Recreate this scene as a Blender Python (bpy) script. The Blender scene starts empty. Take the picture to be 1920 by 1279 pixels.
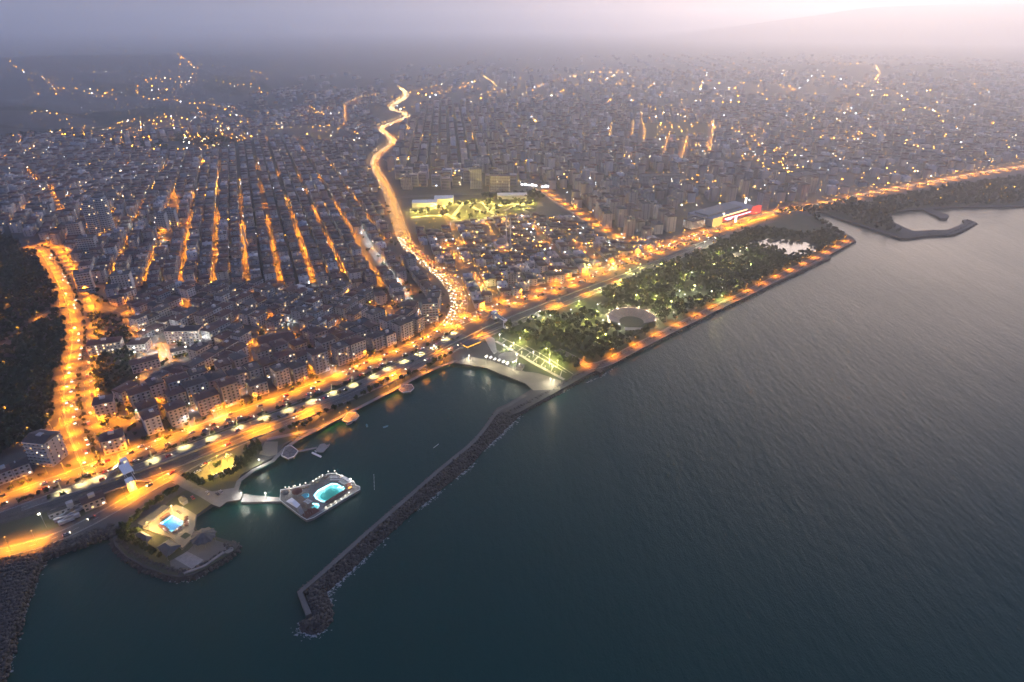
import bpy, bmesh, math, random
import numpy as np
from mathutils import Vector, Matrix
from mathutils.geometry import delaunay_2d_cdt

# ------------------------------------------------------------------ camera, sky, sun, exposure
scene = bpy.context.scene
R = math.radians
CAM_H, PITCH, FPX = 300.0, R(27.4), 1150.0
cam_data = bpy.data.cameras.new('camera'); cam = bpy.data.objects.new('camera', cam_data)
scene.collection.objects.link(cam); scene.camera = cam
cam.location = (0, 0, CAM_H); cam.rotation_euler = (R(90) - PITCH, 0, 0)
cam_data.sensor_width = 36.0; cam_data.lens = FPX / 1920 * 36.0
cam_data.clip_start = 1.0; cam_data.clip_end = 60000.0

SUN_AZ, SUN_EL = R(31), R(-2.0)            # azimuth from +Y towards +X
world = bpy.data.worlds.new('World'); scene.world = world; world.use_nodes = True
wn, wl = world.node_tree.nodes, world.node_tree.links
bg = wn['Background']
sky = wn.new('ShaderNodeTexSky'); sky.sky_type = 'NISHITA'; sky.sun_disc = False
sky.sun_elevation = SUN_EL; sky.sun_rotation = SUN_AZ
sky.altitude = 0; sky.air_density = 1.0; sky.dust_density = 2.0; sky.ozone_density = 2.25
tc = wn.new('ShaderNodeTexCoord'); BANK = 0.8
cm = wn.new('ShaderNodeMapping'); cm.inputs['Scale'].default_value = (2.2, 2.2, 9.0)
cn = wn.new('ShaderNodeTexNoise'); cn.inputs['Scale'].default_value = 3.0; cn.inputs['Detail'].default_value = 5.0
cr = wn.new('ShaderNodeMapRange'); cr.inputs['From Min'].default_value = 0.42; cr.inputs['From Max'].default_value = 0.66
cr.inputs['To Max'].default_value = 0.4
cc = wn.new('ShaderNodeRGB'); cc.outputs[0].default_value = (0.08, 0.071, 0.083, 1)
cmix = wn.new('ShaderNodeMix'); cmix.data_type = 'RGBA'
wl.new(tc.outputs['Generated'], cm.inputs['Vector']); wl.new(cm.outputs[0], cn.inputs['Vector'])
wl.new(cn.outputs['Fac'], cr.inputs['Value'])
# a bank of low evening cloud all round the horizon, broken by the same noise
sz_ = wn.new('ShaderNodeSeparateXYZ'); wl.new(tc.outputs['Generated'], sz_.inputs[0])
bk = wn.new('ShaderNodeMapRange'); bk.interpolation_type = 'SMOOTHSTEP'
for k_, v_ in zip((1, 2, 3, 4), (0.0, 0.14, BANK, 0.0)): bk.inputs[k_].default_value = v_
bn = wn.new('ShaderNodeTexNoise'); bn.inputs['Scale'].default_value = 7.0; bn.inputs['Detail'].default_value = 6.0
wl.new(cm.outputs[0], bn.inputs['Vector'])
br = wn.new('ShaderNodeMapRange'); br.inputs[1].default_value = 0.35; br.inputs[2].default_value = 0.6; br.inputs[3].default_value = 0.45; br.inputs[4].default_value = 1.0
wl.new(bn.outputs['Fac'], br.inputs[0])
bm_ = wn.new('ShaderNodeMath'); bm_.operation = 'MULTIPLY'; wl.new(sz_.outputs[2], bk.inputs[0]); wl.new(bk.outputs[0], bm_.inputs[0]); wl.new(br.outputs[0], bm_.inputs[1])
mxm = wn.new('ShaderNodeMath'); mxm.operation = 'MAXIMUM'; wl.new(bm_.outputs[0], mxm.inputs[0]); wl.new(cr.outputs[0], mxm.inputs[1]); wl.new(mxm.outputs[0], cmix.inputs[0])
wl.new(sky.outputs[0], cmix.inputs[6]); wl.new(cc.outputs[0], cmix.inputs[7])
wl.new(cmix.outputs[2], bg.inputs['Color'])
bg.inputs['Strength'].default_value = 0.1
world.cycles.sampling_method = 'MANUAL'; world.cycles.sample_map_resolution = 512

sun_data = bpy.data.lights.new('sun', 'SUN'); sun = bpy.data.objects.new('sun', sun_data)
scene.collection.objects.link(sun)
sun_data.energy = 0.05; sun_data.angle = R(40); sun_data.color = (1.0, 0.72, 0.5)
sd = Vector((math.sin(SUN_AZ) * math.cos(R(6)), math.cos(SUN_AZ) * math.cos(R(6)), math.sin(R(6))))
sun.rotation_euler = sd.to_track_quat('Z', 'Y').to_euler()

vs = scene.view_settings
vs.view_transform = 'Standard'; vs.look = 'None'; vs.gamma = 1.0; vs.use_curve_mapping = False
vs.exposure = 5.72
cy = scene.cycles
cy.use_denoising = True; cy.denoiser = 'OPENIMAGEDENOISE'; cy.denoising_input_passes = 'RGB_ALBEDO_NORMAL'
cy.max_bounces = 5; cy.diffuse_bounces = 2; cy.glossy_bounces = 2; cy.transmission_bounces = 2
cy.volume_bounces = 4; cy.transparent_max_bounces = 6; cy.caustics_reflective = False; cy.caustics_refractive = False
cy.sample_clamp_direct = 0; cy.sample_clamp_indirect = 4.0; cy.use_light_tree = True
HAZE_DENSITY, HAZE_G = 1.6e-4, 0.67

rng = np.random.default_rng(7); random.seed(7)

# ------------------------------------------------------------------ pixels of the photograph -> points of the ground
CP, SP = math.cos(PITCH), math.sin(PITCH)
def smooth(a, b, t):
    t = np.clip((t - a) / (b - a), 0, 1); return t * t * (3 - 2 * t)
BASE = 3.0
HILLS = [(-3000, 4200, 1600, 2000, 75), (-1900, 1900, 620, 420, 80), (-900, 3300, 700, 500, 25),
         (-900, 2600, 330, 260, 22), (-560, 620, 110, 130, 26), (-900, 900, 260, 260, 45),
         (2600, 4600, 900, 600, 30)]
def height(x, y):
    x = np.asarray(x, float); y = np.asarray(y, float)
    z = np.zeros_like(x)
    for cx, cy_, sx, sy, a in HILLS:
        z = z + a * np.exp(-((x - cx) / sx) ** 2 - ((y - cy_) / sy) ** 2)
    d = np.hypot(x, y)
    az = np.arctan2(x, y)
    z = z + (15 + 15 * (1 - smooth(-.15, .25, az))) * smooth(1900, 9000, d)
    # the ridge behind the plain
    ridge = (600 + 50 * np.sin(az * 9.3 + 1) + 22 * np.sin(az * 23 + 2) + 10 * np.sin(az * 57)) * smooth(0.18, 0.5, az) * (1 - smooth(1.0, 1.25, az))
    z = z + ridge * smooth(12500, 16000, d)
    k = smooth(250, 700, np.hypot(np.maximum(x + 420, 0) * 0.9, y * 0 + 0) * 0 + np.maximum(y - 0.9 * x - 640, 0))
    return BASE + z * k
def ray(px, py):
    px = np.asarray(px, float); py = np.asarray(py, float)
    u = (px - 960) / FPX; v = (639.5 - py) / FPX
    return u, CP + v * SP, -SP + v * CP
def g(px, py, z=None):
    dx, dy, dz = ray(px, py)
    zz = BASE if z is None else z
    t = (zz - CAM_H) / np.minimum(dz, -1e-3)
    if z is None:
        lo = np.zeros_like(t); hi = t.copy()
        n = 160
        found = np.zeros(t.shape, bool); best = t.copy()
        prev = np.zeros_like(t)
        for i in range(1, n + 1):
            s = np.minimum(t, 11000) * i / n
            below = (CAM_H + s * dz <= height(s * dx, s * dy)) & ~found
            best = np.where(below, (s + prev) / 2, best); found |= below; prev = s
        for _ in range(12):
            f = CAM_H + best * dz - height(best * dx, best * dy)
            best = np.where(found, best + f / np.maximum(-dz, 0.06) * 0.7, best)
        t = np.where(found, best, t)
    return np.stack([t * dx, t * dy], -1)
def G(pts, z=None):
    a = np.array(pts, float); return g(a[:, 0], a[:, 1], z)

# ------------------------------------------------------------------ helpers: tags, meshes, materials
COL = scene.collection
def tag(o, label=None, cat=None, group=None, kind=None):
    if label: o['label'] = label
    if cat: o['category'] = cat
    if group: o['group'] = group
    if kind: o['kind'] = kind
    return o
def empty(name, loc, rz=0.0):
    o = bpy.data.objects.new(name, None); COL.objects.link(o)
    o.location = loc; o.rotation_euler = (0, 0, rz); o.empty_display_size = 0.5
    return o
def link(name, me, mat=None, parent=None, loc=None, rz=None):
    if mat is not None and not me.materials:
        for m in (mat if isinstance(mat, (list, tuple)) else [mat]): me.materials.append(m)
    o = bpy.data.objects.new(name, me); COL.objects.link(o)
    if parent is not None: o.parent = parent
    if loc is not None: o.location = loc
    if rz is not None: o.rotation_euler = (0, 0, rz)
    return o
class MB:
    """collects polygons; build() links them as one mesh object"""
    def __init__(s): s.v = []; s.f = []; s.m = []; s.n = 0
    def add(s, verts, faces, mi=0):
        b = s.n; s.v.extend(map(tuple, verts)); s.n += len(verts)
        for f in faces: s.f.append(tuple(b + i for i in f)); s.m.append(mi)
        return s
    def box(s, x0, x1, y0, y1, z0, z1, mi=0, bottom=True):
        vs_ = [(x0, y0, z0), (x1, y0, z0), (x1, y1, z0), (x0, y1, z0), (x0, y0, z1), (x1, y0, z1), (x1, y1, z1), (x0, y1, z1)]
        fs = [(4, 5, 6, 7), (0, 1, 5, 4), (1, 2, 6, 5), (2, 3, 7, 6), (3, 0, 4, 7)] + ([(3, 2, 1, 0)] if bottom else [])
        return s.add(vs_, fs, mi)
    def cyl(s, x, y, z0, z1, r0, r1=None, n=8, mi=0, cap=True):
        r1 = r0 if r1 is None else r1
        a = [2 * math.pi * i / n for i in range(n)]
        vs_ = [(x + r0 * math.cos(t), y + r0 * math.sin(t), z0) for t in a] + [(x + r1 * math.cos(t), y + r1 * math.sin(t), z1) for t in a]
        fs = [(i, (i + 1) % n, n + (i + 1) % n, n + i) for i in range(n)]
        if cap: fs.append(tuple(range(n, 2 * n)))
        return s.add(vs_, fs, mi)
    def prism(s, pts, z0, z1, mi=0, top_mi=None):
        n = len(pts); a = sum(pts[i][0] * pts[(i + 1) % n][1] - pts[(i + 1) % n][0] * pts[i][1] for i in range(n))
        if a < 0: pts = pts[::-1]
        s.add([(p[0], p[1], z0) for p in pts] + [(p[0], p[1], z1) for p in pts], [(i, (i + 1) % n, n + (i + 1) % n, n + i) for i in range(n)], mi)
        return s.add([(p[0], p[1], z1) for p in pts], [tuple(range(n))], mi if top_mi is None else top_mi)
    def lathe(s, x, y, prof, n=12, mi=0):
        vs_ = [(x + r * math.cos(2 * math.pi * i / n), y + r * math.sin(2 * math.pi * i / n), z) for r, z in prof for i in range(n)]
        fs = [(k * n + i, k * n + (i + 1) % n, (k + 1) * n + (i + 1) % n, (k + 1) * n + i) for k in range(len(prof) - 1) for i in range(n)]
        return s.add(vs_, fs, mi)
    def mesh(s, name, smooth_=False):
        me = bpy.data.meshes.new(name); me.from_pydata(s.v, [], s.f)
        if any(s.m): me.polygons.foreach_set('material_index', s.m)
        if smooth_: me.polygons.foreach_set('use_smooth', [True] * len(s.f))
        me.update(); return me
    def build(s, name, mat, parent=None, loc=None, rz=None, smooth_=False):
        return link(name, s.mesh(name, smooth_), mat, parent, loc, rz)
def np_mesh(name, V, F, mi=None, smooth_=False):
    """V (n,3), F (m,k) arrays"""
    me = bpy.data.meshes.new(name); V = np.asarray(V, np.float32); F = np.asarray(F, np.int32)
    me.vertices.add(len(V)); me.vertices.foreach_set('co', V.ravel())
    k = F.shape[1]; me.loops.add(F.size); me.loops.foreach_set('vertex_index', F.ravel())
    me.polygons.add(len(F)); me.polygons.foreach_set('loop_start', np.arange(0, F.size, k, dtype=np.int32))
    if mi is not None: me.polygons.foreach_set('material_index', np.asarray(mi, np.int32))
    if smooth_: me.polygons.foreach_set('use_smooth', np.ones(len(F), bool))
    me.update(calc_edges=True); me.validate(); return me

def nodes_of(name):
    m = bpy.data.materials.new(name); m.use_nodes = True
    nt = m.node_tree; return m, nt.nodes, nt.links, nt.nodes['Principled BSDF']
def mat(name, col, rough=0.8, col2=None, scale=0.2, detail=4, metallic=0.0, rand=0.0, bump=0.0, palette=None, spec=None, emit=None, estr=0.0):
    """principled surface: two colours mixed by noise in metres, per-object random value, or a palette picked per object"""
    m, n, l, p = nodes_of(name)
    p.inputs['Roughness'].default_value = rough; p.inputs['Metallic'].default_value = metallic
    if spec is not None: p.inputs['Specular IOR Level'].default_value = spec
    src = None
    if palette:
        oi = n.new('ShaderNodeObjectInfo'); ramp = n.new('ShaderNodeValToRGB'); ramp.color_ramp.interpolation = 'CONSTANT'
        e = ramp.color_ramp.elements
        while len(e) < len(palette): e.new(1.0)
        for i, c in enumerate(palette): e[i].position = i / len(palette); e[i].color = (*c, 1)
        l.new(oi.outputs['Random'], ramp.inputs[0]); src = ramp.outputs[0]
    if col2 is not None or bump:
        geo = n.new('ShaderNodeNewGeometry'); no = n.new('ShaderNodeTexNoise'); no.inputs['Scale'].default_value = scale; no.inputs['Detail'].default_value = detail
        l.new(geo.outputs['Position'], no.inputs['Vector'])
        if col2 is not None:
            rr = n.new('ShaderNodeMapRange'); rr.inputs[1].default_value = 0.3; rr.inputs[2].default_value = 0.7
            mx = n.new('ShaderNodeMix'); mx.data_type = 'RGBA'
            l.new(no.outputs['Fac'], rr.inputs[0]); l.new(rr.outputs[0], mx.inputs[0])
            if src is None: mx.inputs[6].default_value = (*col, 1); mx.inputs[7].default_value = (*col2, 1)
            else:
                mu = n.new('ShaderNodeMix'); mu.data_type = 'RGBA'; mu.blend_type = 'MULTIPLY'; mu.inputs[0].default_value = 1.0
                l.new(src, mu.inputs[6]); mu.inputs[7].default_value = (*col2, 1)
                l.new(src, mx.inputs[6]); l.new(mu.outputs[2], mx.inputs[7])
            src = mx.outputs[2]
        if bump:
            b = n.new('ShaderNodeBump'); b.inputs['Strength'].default_value = bump; b.inputs['Distance'].default_value = 1.0
            l.new(no.outputs['Fac'], b.inputs['Height']); l.new(b.outputs[0], p.inputs['Normal'])
    if src is not None: l.new(src, p.inputs['Base Color'])
    else: p.inputs['Base Color'].default_value = (*col, 1)
    if emit is not None:
        p.inputs['Emission Color'].default_value = (*emit, 1); p.inputs['Emission Strength'].default_value = estr
        m.cycles.emission_sampling = 'NONE'
    return m

M = {}
def water_material():
    m, n, l, p = nodes_of('sea_water')
    p.inputs['Base Color'].default_value = (0.004, 0.03, 0.032, 1); p.inputs['Roughness'].default_value = 0.38; p.inputs['IOR'].default_value = 1.33; p.inputs['Specular IOR Level'].default_value = 0.22
    geo = n.new('ShaderNodeNewGeometry')
    big = n.new('ShaderNodeTexNoise'); big.inputs['Scale'].default_value = 0.004; big.inputs['Detail'].default_value = 4
    ramp = n.new('ShaderNodeMix'); ramp.data_type = 'RGBA'; ramp.inputs[6].default_value = (0.0004, 0.03, 0.026, 1); ramp.inputs[7].default_value = (0.0008, 0.046, 0.039, 1)
    l.new(geo.outputs['Position'], big.inputs['Vector']); l.new(big.outputs['Fac'], ramp.inputs[0]); l.new(ramp.outputs[2], p.inputs['Base Color'])
    wp = n.new('ShaderNodeMapRange'); wp.inputs[1].default_value = .15; wp.inputs[2].default_value = .85; wp.inputs[3].default_value = .31; wp.inputs[4].default_value = .43
    l.new(big.outputs['Fac'], wp.inputs[0]); l.new(wp.outputs[0], p.inputs['Roughness'])
    h = None
    for sx, sy, rot, sc, amp, det in ((1, 0.13, R(-14), 0.055, 0.5, 2), (1, 0.28, R(38), 0.045, 0.4, 2), (1, 0.4, R(20), 0.24, 0.42, 3), (1, 0.7, R(60), 0.85, 0.17, 3)):
        mp = n.new('ShaderNodeMapping'); mp.inputs['Rotation'].default_value = (0, 0, rot); mp.inputs['Scale'].default_value = (sx, sy, 1)
        no = n.new('ShaderNodeTexNoise'); no.inputs['Scale'].default_value = sc; no.inputs['Detail'].default_value = det
        mu = n.new('ShaderNodeMath'); mu.operation = 'MULTIPLY'; mu.inputs[1].default_value = amp
        l.new(geo.outputs['Position'], mp.inputs['Vector']); l.new(mp.outputs[0], no.inputs['Vector']); l.new(no.outputs['Fac'], mu.inputs[0])
        if h is None: h = mu.outputs[0]
        else:
            ad = n.new('ShaderNodeMath'); l.new(h, ad.inputs[0]); l.new(mu.outputs[0], ad.inputs[1]); h = ad.outputs[0]
    b = n.new('ShaderNodeBump'); b.inputs['Strength'].default_value = 1.0; b.inputs['Distance'].default_value = 1.0
    l.new(h, b.inputs['Height']); l.new(b.outputs[0], p.inputs['Normal'])
    return m
M['water'] = water_material()
M['ground'] = mat('ground_soil', (0.055, 0.055, 0.05), 0.95, (0.085, 0.08, 0.075), 0.02, 8)

# ------------------------------------------------------------------ land and sea
COAST_PX = [(-60, 1500), (-10, 1330), (5, 1279), (22, 1210), (40, 1150), (56, 1105), (70, 1070), (86, 1045), (140, 1030), (175, 1016), (203, 1004), (213, 1010), (217, 1027),
 (240, 1050), (270, 1067), (310, 1082), (335, 1087), (360, 1084), (385, 1072), (430, 1045), (446, 1031), (447, 1027), (435, 1020), (407, 1012), (372, 1000), (366, 990), (369, 969),
 (400, 949), (412, 953), (425, 942), (450, 938), (456, 927), (440, 918), (450, 894), (485, 875), (517, 861), (535, 838), (575, 817), (607, 803), (640, 786), (665, 771), (697, 753), (747, 730), (790, 705), (833, 684), (852, 681),
 (875, 685), (910, 690), (935, 701), (960, 710), (985, 720), (1000, 731), (985, 741), (950, 762), (932, 769), (922, 780), (935, 786), (952, 786), (975, 777), (1042, 740), (1060, 730), (1095, 710), (1118, 698), (1126, 704), (1132, 694),
 (1150, 682), (1195, 660), (1240, 637), (1287, 615), (1333, 590), (1392, 564), (1450, 535), (1508, 508), (1540, 492), (1556, 486), (1548, 481), (1570, 469), (1604, 454), (1597, 447), (1578, 437), (1555, 424), (1526, 409),
 (1523, 402), (1540, 399), (1580, 414), (1630, 430), (1665, 441), (1685, 449), (1702, 449), (1740, 444), (1787, 442), (1812, 431), (1830, 420), (1815, 414), (1805, 415), (1807, 421), (1775, 434), (1747, 434),
 (1712, 436), (1690, 427), (1677, 420), (1669, 410), (1674, 400), (1700, 396), (1730, 395), (1742, 401), (1757, 408), (1762, 412), (1775, 412), (1779, 406), (1765, 401), (1747, 394), (1790, 391), (1920, 389), (2150, 383)]
coast = G(COAST_PX, 0.5)
HX, HY0, HY1 = 24000.0, -500.0, 26000.0       # extent of the modelled world
land_outline = [tuple(p) for p in coast] + [(3300, 1330), (9000, 2300), (HX, 4500), (HX, HY1), (-HX, HY1), (-HX, HY0), (-420, HY0), (-330, 120)]
def inside(poly, x, y):
    poly = np.asarray(poly); x = np.asarray(x, float); y = np.asarray(y, float); c = np.zeros(x.shape, bool)
    n = len(poly)
    for i in range(n):
        x0, y0 = poly[i]; x1, y1 = poly[(i + 1) % n]
        if y0 == y1: continue
        k = ((y0 > y) != (y1 > y)) & (x < (x1 - x0) * (y - y0) / (y1 - y0) + x0); c ^= k
    return c
def seg_dist(line, x, y):
    line = np.asarray(line, float); x = np.asarray(x, float); y = np.asarray(y, float); d = np.full(x.shape, 1e9)
    for (x0, y0), (x1, y1) in zip(line[:-1], line[1:]):
        L = (x1 - x0) ** 2 + (y1 - y0) ** 2 + 1e-9
        t = np.clip(((x - x0) * (x1 - x0) + (y - y0) * (y1 - y0)) / L, 0, 1)
        d = np.minimum(d, np.hypot(x - x0 - t * (x1 - x0), y - y0 - t * (y1 - y0)))
    return d
def build_land():
    pts = []
    for step, (x0, x1, y0, y1) in ((40, (-1400, 1600, 100, 2000)), (90, (-3800, 3800, -480, 5200)), (350, (-7600, 15500, HY0, 18000)), (1500, (-HX, HX, HY0, HY1))):
        xs, ys = np.meshgrid(np.arange(x0 + step / 2, x1, step), np.arange(y0 + step / 2, y1, step)); xs = xs.ravel(); ys = ys.ravel()
        xs = xs + rng.uniform(-.2, .2, len(xs)) * step; ys = ys + rng.uniform(-.2, .2, len(ys)) * step
        k = inside(land_outline, xs, ys)
        if step == 90: k &= ~((xs > -1400) & (xs < 1600) & (ys > 100) & (ys < 2000))
        if step == 350: k &= ~((xs > -3800) & (xs < 3800) & (ys < 5200))
        if step == 1500: k &= ~((xs > -7600) & (xs < 15500) & (ys < 18000))
        k &= seg_dist(np.vstack([coast, coast[:1]])[:-1], xs, ys) > step * .25
        pts.append(np.stack([xs[k], ys[k]], -1))
    P = np.vstack([np.array(land_outline)] + pts); n = len(land_outline)
    vo, _, fo, *_ = delaunay_2d_cdt([Vector(p) for p in P], [], [list(range(n))], 1, 1e-4)
    V = np.array([(v.x, v.y) for v in vo]); Z = height(V[:, 0], V[:, 1])
    V3 = np.column_stack([V, Z]); F = [tuple(f) for f in fo]
    # the bank down into the water
    cc_ = np.array(land_outline); b = len(V3)
    V3 = np.vstack([V3, np.column_stack([cc_, np.full(n, BASE)]), np.column_stack([cc_, np.full(n, -3.0)])])
    for i in range(n):
        j = (i + 1) % n; F.append((b + i, b + n + i, b + n + j)); F.append((b + i, b + n + j, b + j))
    me = np_mesh('ground', V3, np.array(F)); o = link('ground', me, M['ground']); tag(o, kind='structure'); return o
build_land()
sm = MB(); sm.add([(-HX, HY0, 0), (HX, HY0, 0), (HX, HY1, 0), (-HX, HY1, 0)], [(0, 1, 2, 3)])
tag(sm.build('sea', M['water']), kind='structure')

# ------------------------------------------------------------------ haze
def build_haze():
    m = bpy.data.materials.new('haze'); m.use_nodes = True; n = m.node_tree.nodes; l = m.node_tree.links; n.clear()
    out = n.new('ShaderNodeOutputMaterial'); v = n.new('ShaderNodeVolumePrincipled')
    v.inputs['Color'].default_value = (0.985, 0.975, 0.99, 1); v.inputs['Density'].default_value = HAZE_DENSITY; v.inputs['Anisotropy'].default_value = HAZE_G
    l.new(v.outputs[0], out.inputs['Volume'])
    o = MB().box(-HX - 50, HX + 50, HY0 - 50, HY1 + 50, -5, 720).build('haze', m); tag(o, kind='stuff'); o.display_type = 'WIRE'
    m.cycles.homogeneous_volume = True
build_haze()

# ------------------------------------------------------------------ surfaces
M['asphalt'] = mat('asphalt', (0.06, 0.059, 0.058), 0.85, (0.09, 0.087, 0.083), 0.06, 6)
M['asphalt_pale'] = mat('worn_asphalt', (0.085, 0.083, 0.08), 0.85, (0.13, 0.125, 0.115), 0.08, 6)
M['paving'] = mat('paving', (0.14, 0.133, 0.125), 0.85, (0.2, 0.19, 0.18), 0.15, 6)
M['concrete'] = mat('concrete', (0.17, 0.165, 0.16), 0.85, (0.24, 0.23, 0.22), 0.2, 6)
M['paint'] = mat('road_paint', (0.4, 0.4, 0.38), 0.7)
M['kerb'] = mat('kerb_stone', (0.22, 0.22, 0.21), 0.85)
M['grass'] = mat('grass', (0.022, 0.036, 0.012), 0.95, (0.042, 0.055, 0.02), 0.12, 8)
M['dry_grass'] = mat('dry_grass', (0.07, 0.065, 0.035), 0.95, (0.045, 0.055, 0.025), 0.07, 8)
M['scrub'] = mat('dark_scrub', (0.02, 0.022, 0.012), 0.95, (0.035, 0.036, 0.02), 0.15, 8)
M['sand'] = mat('sand', (0.2, 0.17, 0.12), 0.95, (0.27, 0.235, 0.17), 0.1, 6)
M['soil'] = mat('railway_ballast', (0.05, 0.045, 0.04), 0.95, (0.085, 0.075, 0.065), 0.3, 6)
M['rock'] = mat('armour_rock', (0.03, 0.028, 0.028), 0.9, (0.075, 0.068, 0.064), 0.5, 5)
M['steel'] = mat('steel_pole', (0.25, 0.25, 0.26), 0.5, metallic=0.6)
M['rail'] = mat('rail_steel', (0.2, 0.19, 0.18), 0.35, metallic=0.9)
M['white_paint'] = mat('white_paint', (0.7, 0.7, 0.7), 0.5)
M['red_cushion'] = mat('brown_canopy', (0.1, 0.035, 0.028), 0.85)
M['wood'] = mat('wood_deck', (0.14, 0.1, 0.075), 0.8, (0.2, 0.15, 0.11), 0.4, 4)
M['dark_roof'] = mat('slate_roof', (0.05, 0.052, 0.058), 0.8, (0.075, 0.076, 0.08), 0.4, 5)
M['tile_roof'] = mat('clay_tile_roof', (0.15, 0.06, 0.045), 0.9, (0.1, 0.045, 0.036), 0.3, 5)

M['pale_stone'] = mat('pale_stone', (0.27, 0.265, 0.26), 0.85, (0.2, 0.195, 0.19), 0.5, 6)
# ------------------------------------------------------------------ roads
def chaikin(P, n=3):
    P = np.asarray(P, float)
    for _ in range(n):
        a = P[:-1] * .75 + P[1:] * .25; b = P[:-1] * .25 + P[1:] * .75
        P = np.vstack([P[:1], np.stack([a, b], 1).reshape(-1, 2), P[-1:]])
    return P
def resample(P, step):
    P = np.asarray(P, float); d = np.r_[0, np.cumsum(np.hypot(*np.diff(P, axis=0).T))]
    n = max(2, int(d[-1] / step) + 1); t = np.linspace(0, d[-1], n)
    return np.stack([np.interp(t, d, P[:, 0]), np.interp(t, d, P[:, 1])], -1)
def normals(P):
    t = np.gradient(P, axis=0); t /= np.hypot(t[:, 0], t[:, 1])[:, None] + 1e-9
    return t, np.stack([-t[:, 1], t[:, 0]], -1)
def offset(P, d):
    t, n = normals(P); return P + n * d
def ribbon(P, o0, o1, z, mb=None, thick=0.0):
    """sheet along P between lateral offsets o0 (right) and o1 (left)"""
    mb = mb or MB(); a = offset(P, o0); b = offset(P, o1); n = len(P)
    za = height(a[:, 0], a[:, 1]) + z; zb = height(b[:, 0], b[:, 1]) + z; zz = np.maximum(za, zb)
    V = [(*p, q) for p, q in zip(a, zz)] + [(*p, q) for p, q in zip(b, zz)]
    F = [(i, i + 1, n + i + 1, n + i) for i in range(n - 1)]
    mb.add(V, F)
    if thick:
        V = [(*p, q - thick) for p, q in zip(a, zz)] + [(*p, q) for p, q in zip(a, zz)]
        mb.add(V, F); V = [(*p, q) for p, q in zip(b, zz)] + [(*p, q - thick) for p, q in zip(b, zz)]; mb.add(V, F)
    return mb
ROADS = {}
_zoff = [0.05]
def road(name, px, width, mat_='asphalt', kerb=True, lanes=0, world=None, step=14, smooth_n=3, zextra=0.0, sidewalk=0.0):
    P = resample(chaikin(G(px) if world is None else world, smooth_n), step)
    _zoff[0] += 0.006; z = _zoff[0] + zextra
    o = ribbon(P, -width / 2, width / 2, z).build(name, M[mat_]); tag(o, kind='structure')
    if kerb:
        for s in (-1, 1):
            w = 0.35 + sidewalk
            ribbon(P, s * (width / 2 + (w if s < 0 else 0)), s * (width / 2 + (0 if s < 0 else w)), z + 0.13, thick=0.3).build('pavement' if sidewalk else 'kerb', M['paving' if sidewalk else 'kerb'], o)
    if lanes:
        mb = MB()
        for k in range(1, lanes):
            Q = resample(offset(P, -width / 2 + width * k / lanes), 6.0)
            t, nn = normals(Q)
            for i in range(0, len(Q) - 1, 2):
                p, q, nv = Q[i], Q[i] + (Q[i + 1] - Q[i]) * .6, nn[i] * .1; zz = float(height(*p)) + z + 0.03
                mb.add([(*(p - nv), zz), (*(q - nv), zz), (*(q + nv), zz), (*(p + nv), zz)], [(0, 1, 2, 3)])
        for s in (-1, 1): ribbon(P, s * (width / 2 - .6) - .08, s * (width / 2 - .6) + .08, z + 0.03, mb)
        tag(mb.build('lane_marking', M['paint'], o), kind='stuff')
    ROADS[name] = (P, width); return P

COAST_RD = [(-260, 1036), (-120, 988), (0, 946), (100, 909), (210, 870), (300, 837), (400, 799), (525, 755), (650, 706), (750, 664), (800, 642), (833, 622), (853, 600), (862, 575), (858, 548), (840, 525), (820, 508), (790, 486), (770, 468), (757, 447), (747, 420), (740, 395), (728, 360), (715, 335), (704, 318), (701, 306), (706, 294), (722, 280), (738, 269), (736, 259), (720, 249), (714, 242), (724, 235), (745, 228), (764, 220), (765, 214), (745, 209), (732, 205), (740, 196), (757, 186), (763, 179), (760, 172), (752, 166)]
P_coast = road('coast_highway', COAST_RD, 21, lanes=6, zextra=0.02)
P_boul = road('seaside_boulevard', [(846, 611), (875, 598), (900, 590), (935, 576), (985, 558), (1035, 543), (1085, 525), (1135, 506), (1158, 496), (1217, 475), (1275, 455), (1327, 434), (1362, 423), (1420, 406), (1480, 394), (1515, 387), (1565, 379), (1615, 366), (1690, 352), (1740, 344), (1777, 336), (1840, 325), (1910, 314), (2100, 288)], 19, lanes=5)
P_strip = road('station_service_road', [(40, 952), (117, 925), (155, 910), (222, 888), (287, 866), (345, 842), (397, 824), (447, 805), (495, 787), (540, 771), (585, 755), (624, 739), (662, 724), (700, 708), (727, 694), (757, 680), (786, 666), (812, 653), (838, 638), (860, 624)], 8.5, 'asphalt_pale', lanes=2)
P_rail = road('tram_track', [(-150, 1020), (0, 975), (117, 944), (230, 905), (300, 882), (400, 842), (500, 806), (600, 768), (700, 725), (760, 698), (820, 668), (870, 642), (910, 622), (960, 600), (1040, 568), (1120, 538), (1200, 508), (1290, 470), (1370, 440), (1450, 415)], 10, 'soil', kerb=False)
P_sea = road('seaside_road', [(-120, 1065), (0, 1037), (75, 1021), (140, 994), (200, 962), (250, 932), (300, 904), (350, 876), (400, 850), (475, 818), (560, 786), (625, 757), (700, 726), (775, 690), (850, 655), (910, 628), (950, 612), (1020, 586), (1100, 553), (1217, 506), (1287, 476), (1340, 452)], 9.5, lanes=2)
P_aven = road('orange_lit_avenue', [(72, 462), (92, 463), (112, 495), (131, 527), (147, 560), (158, 592), (162, 640), (152, 690), (147, 740), (154, 785), (170, 825), (188, 866), (194, 876)], 24, lanes=6)
P_prom = road('park_promenade', [(1100, 688), (1135, 683), (1160, 668), (1205, 645), (1250, 622), (1300, 598), (1345, 575), (1400, 550), (1450, 524), (1500, 500), (1545, 478), (1590, 453)], 11, lanes=2)
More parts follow.
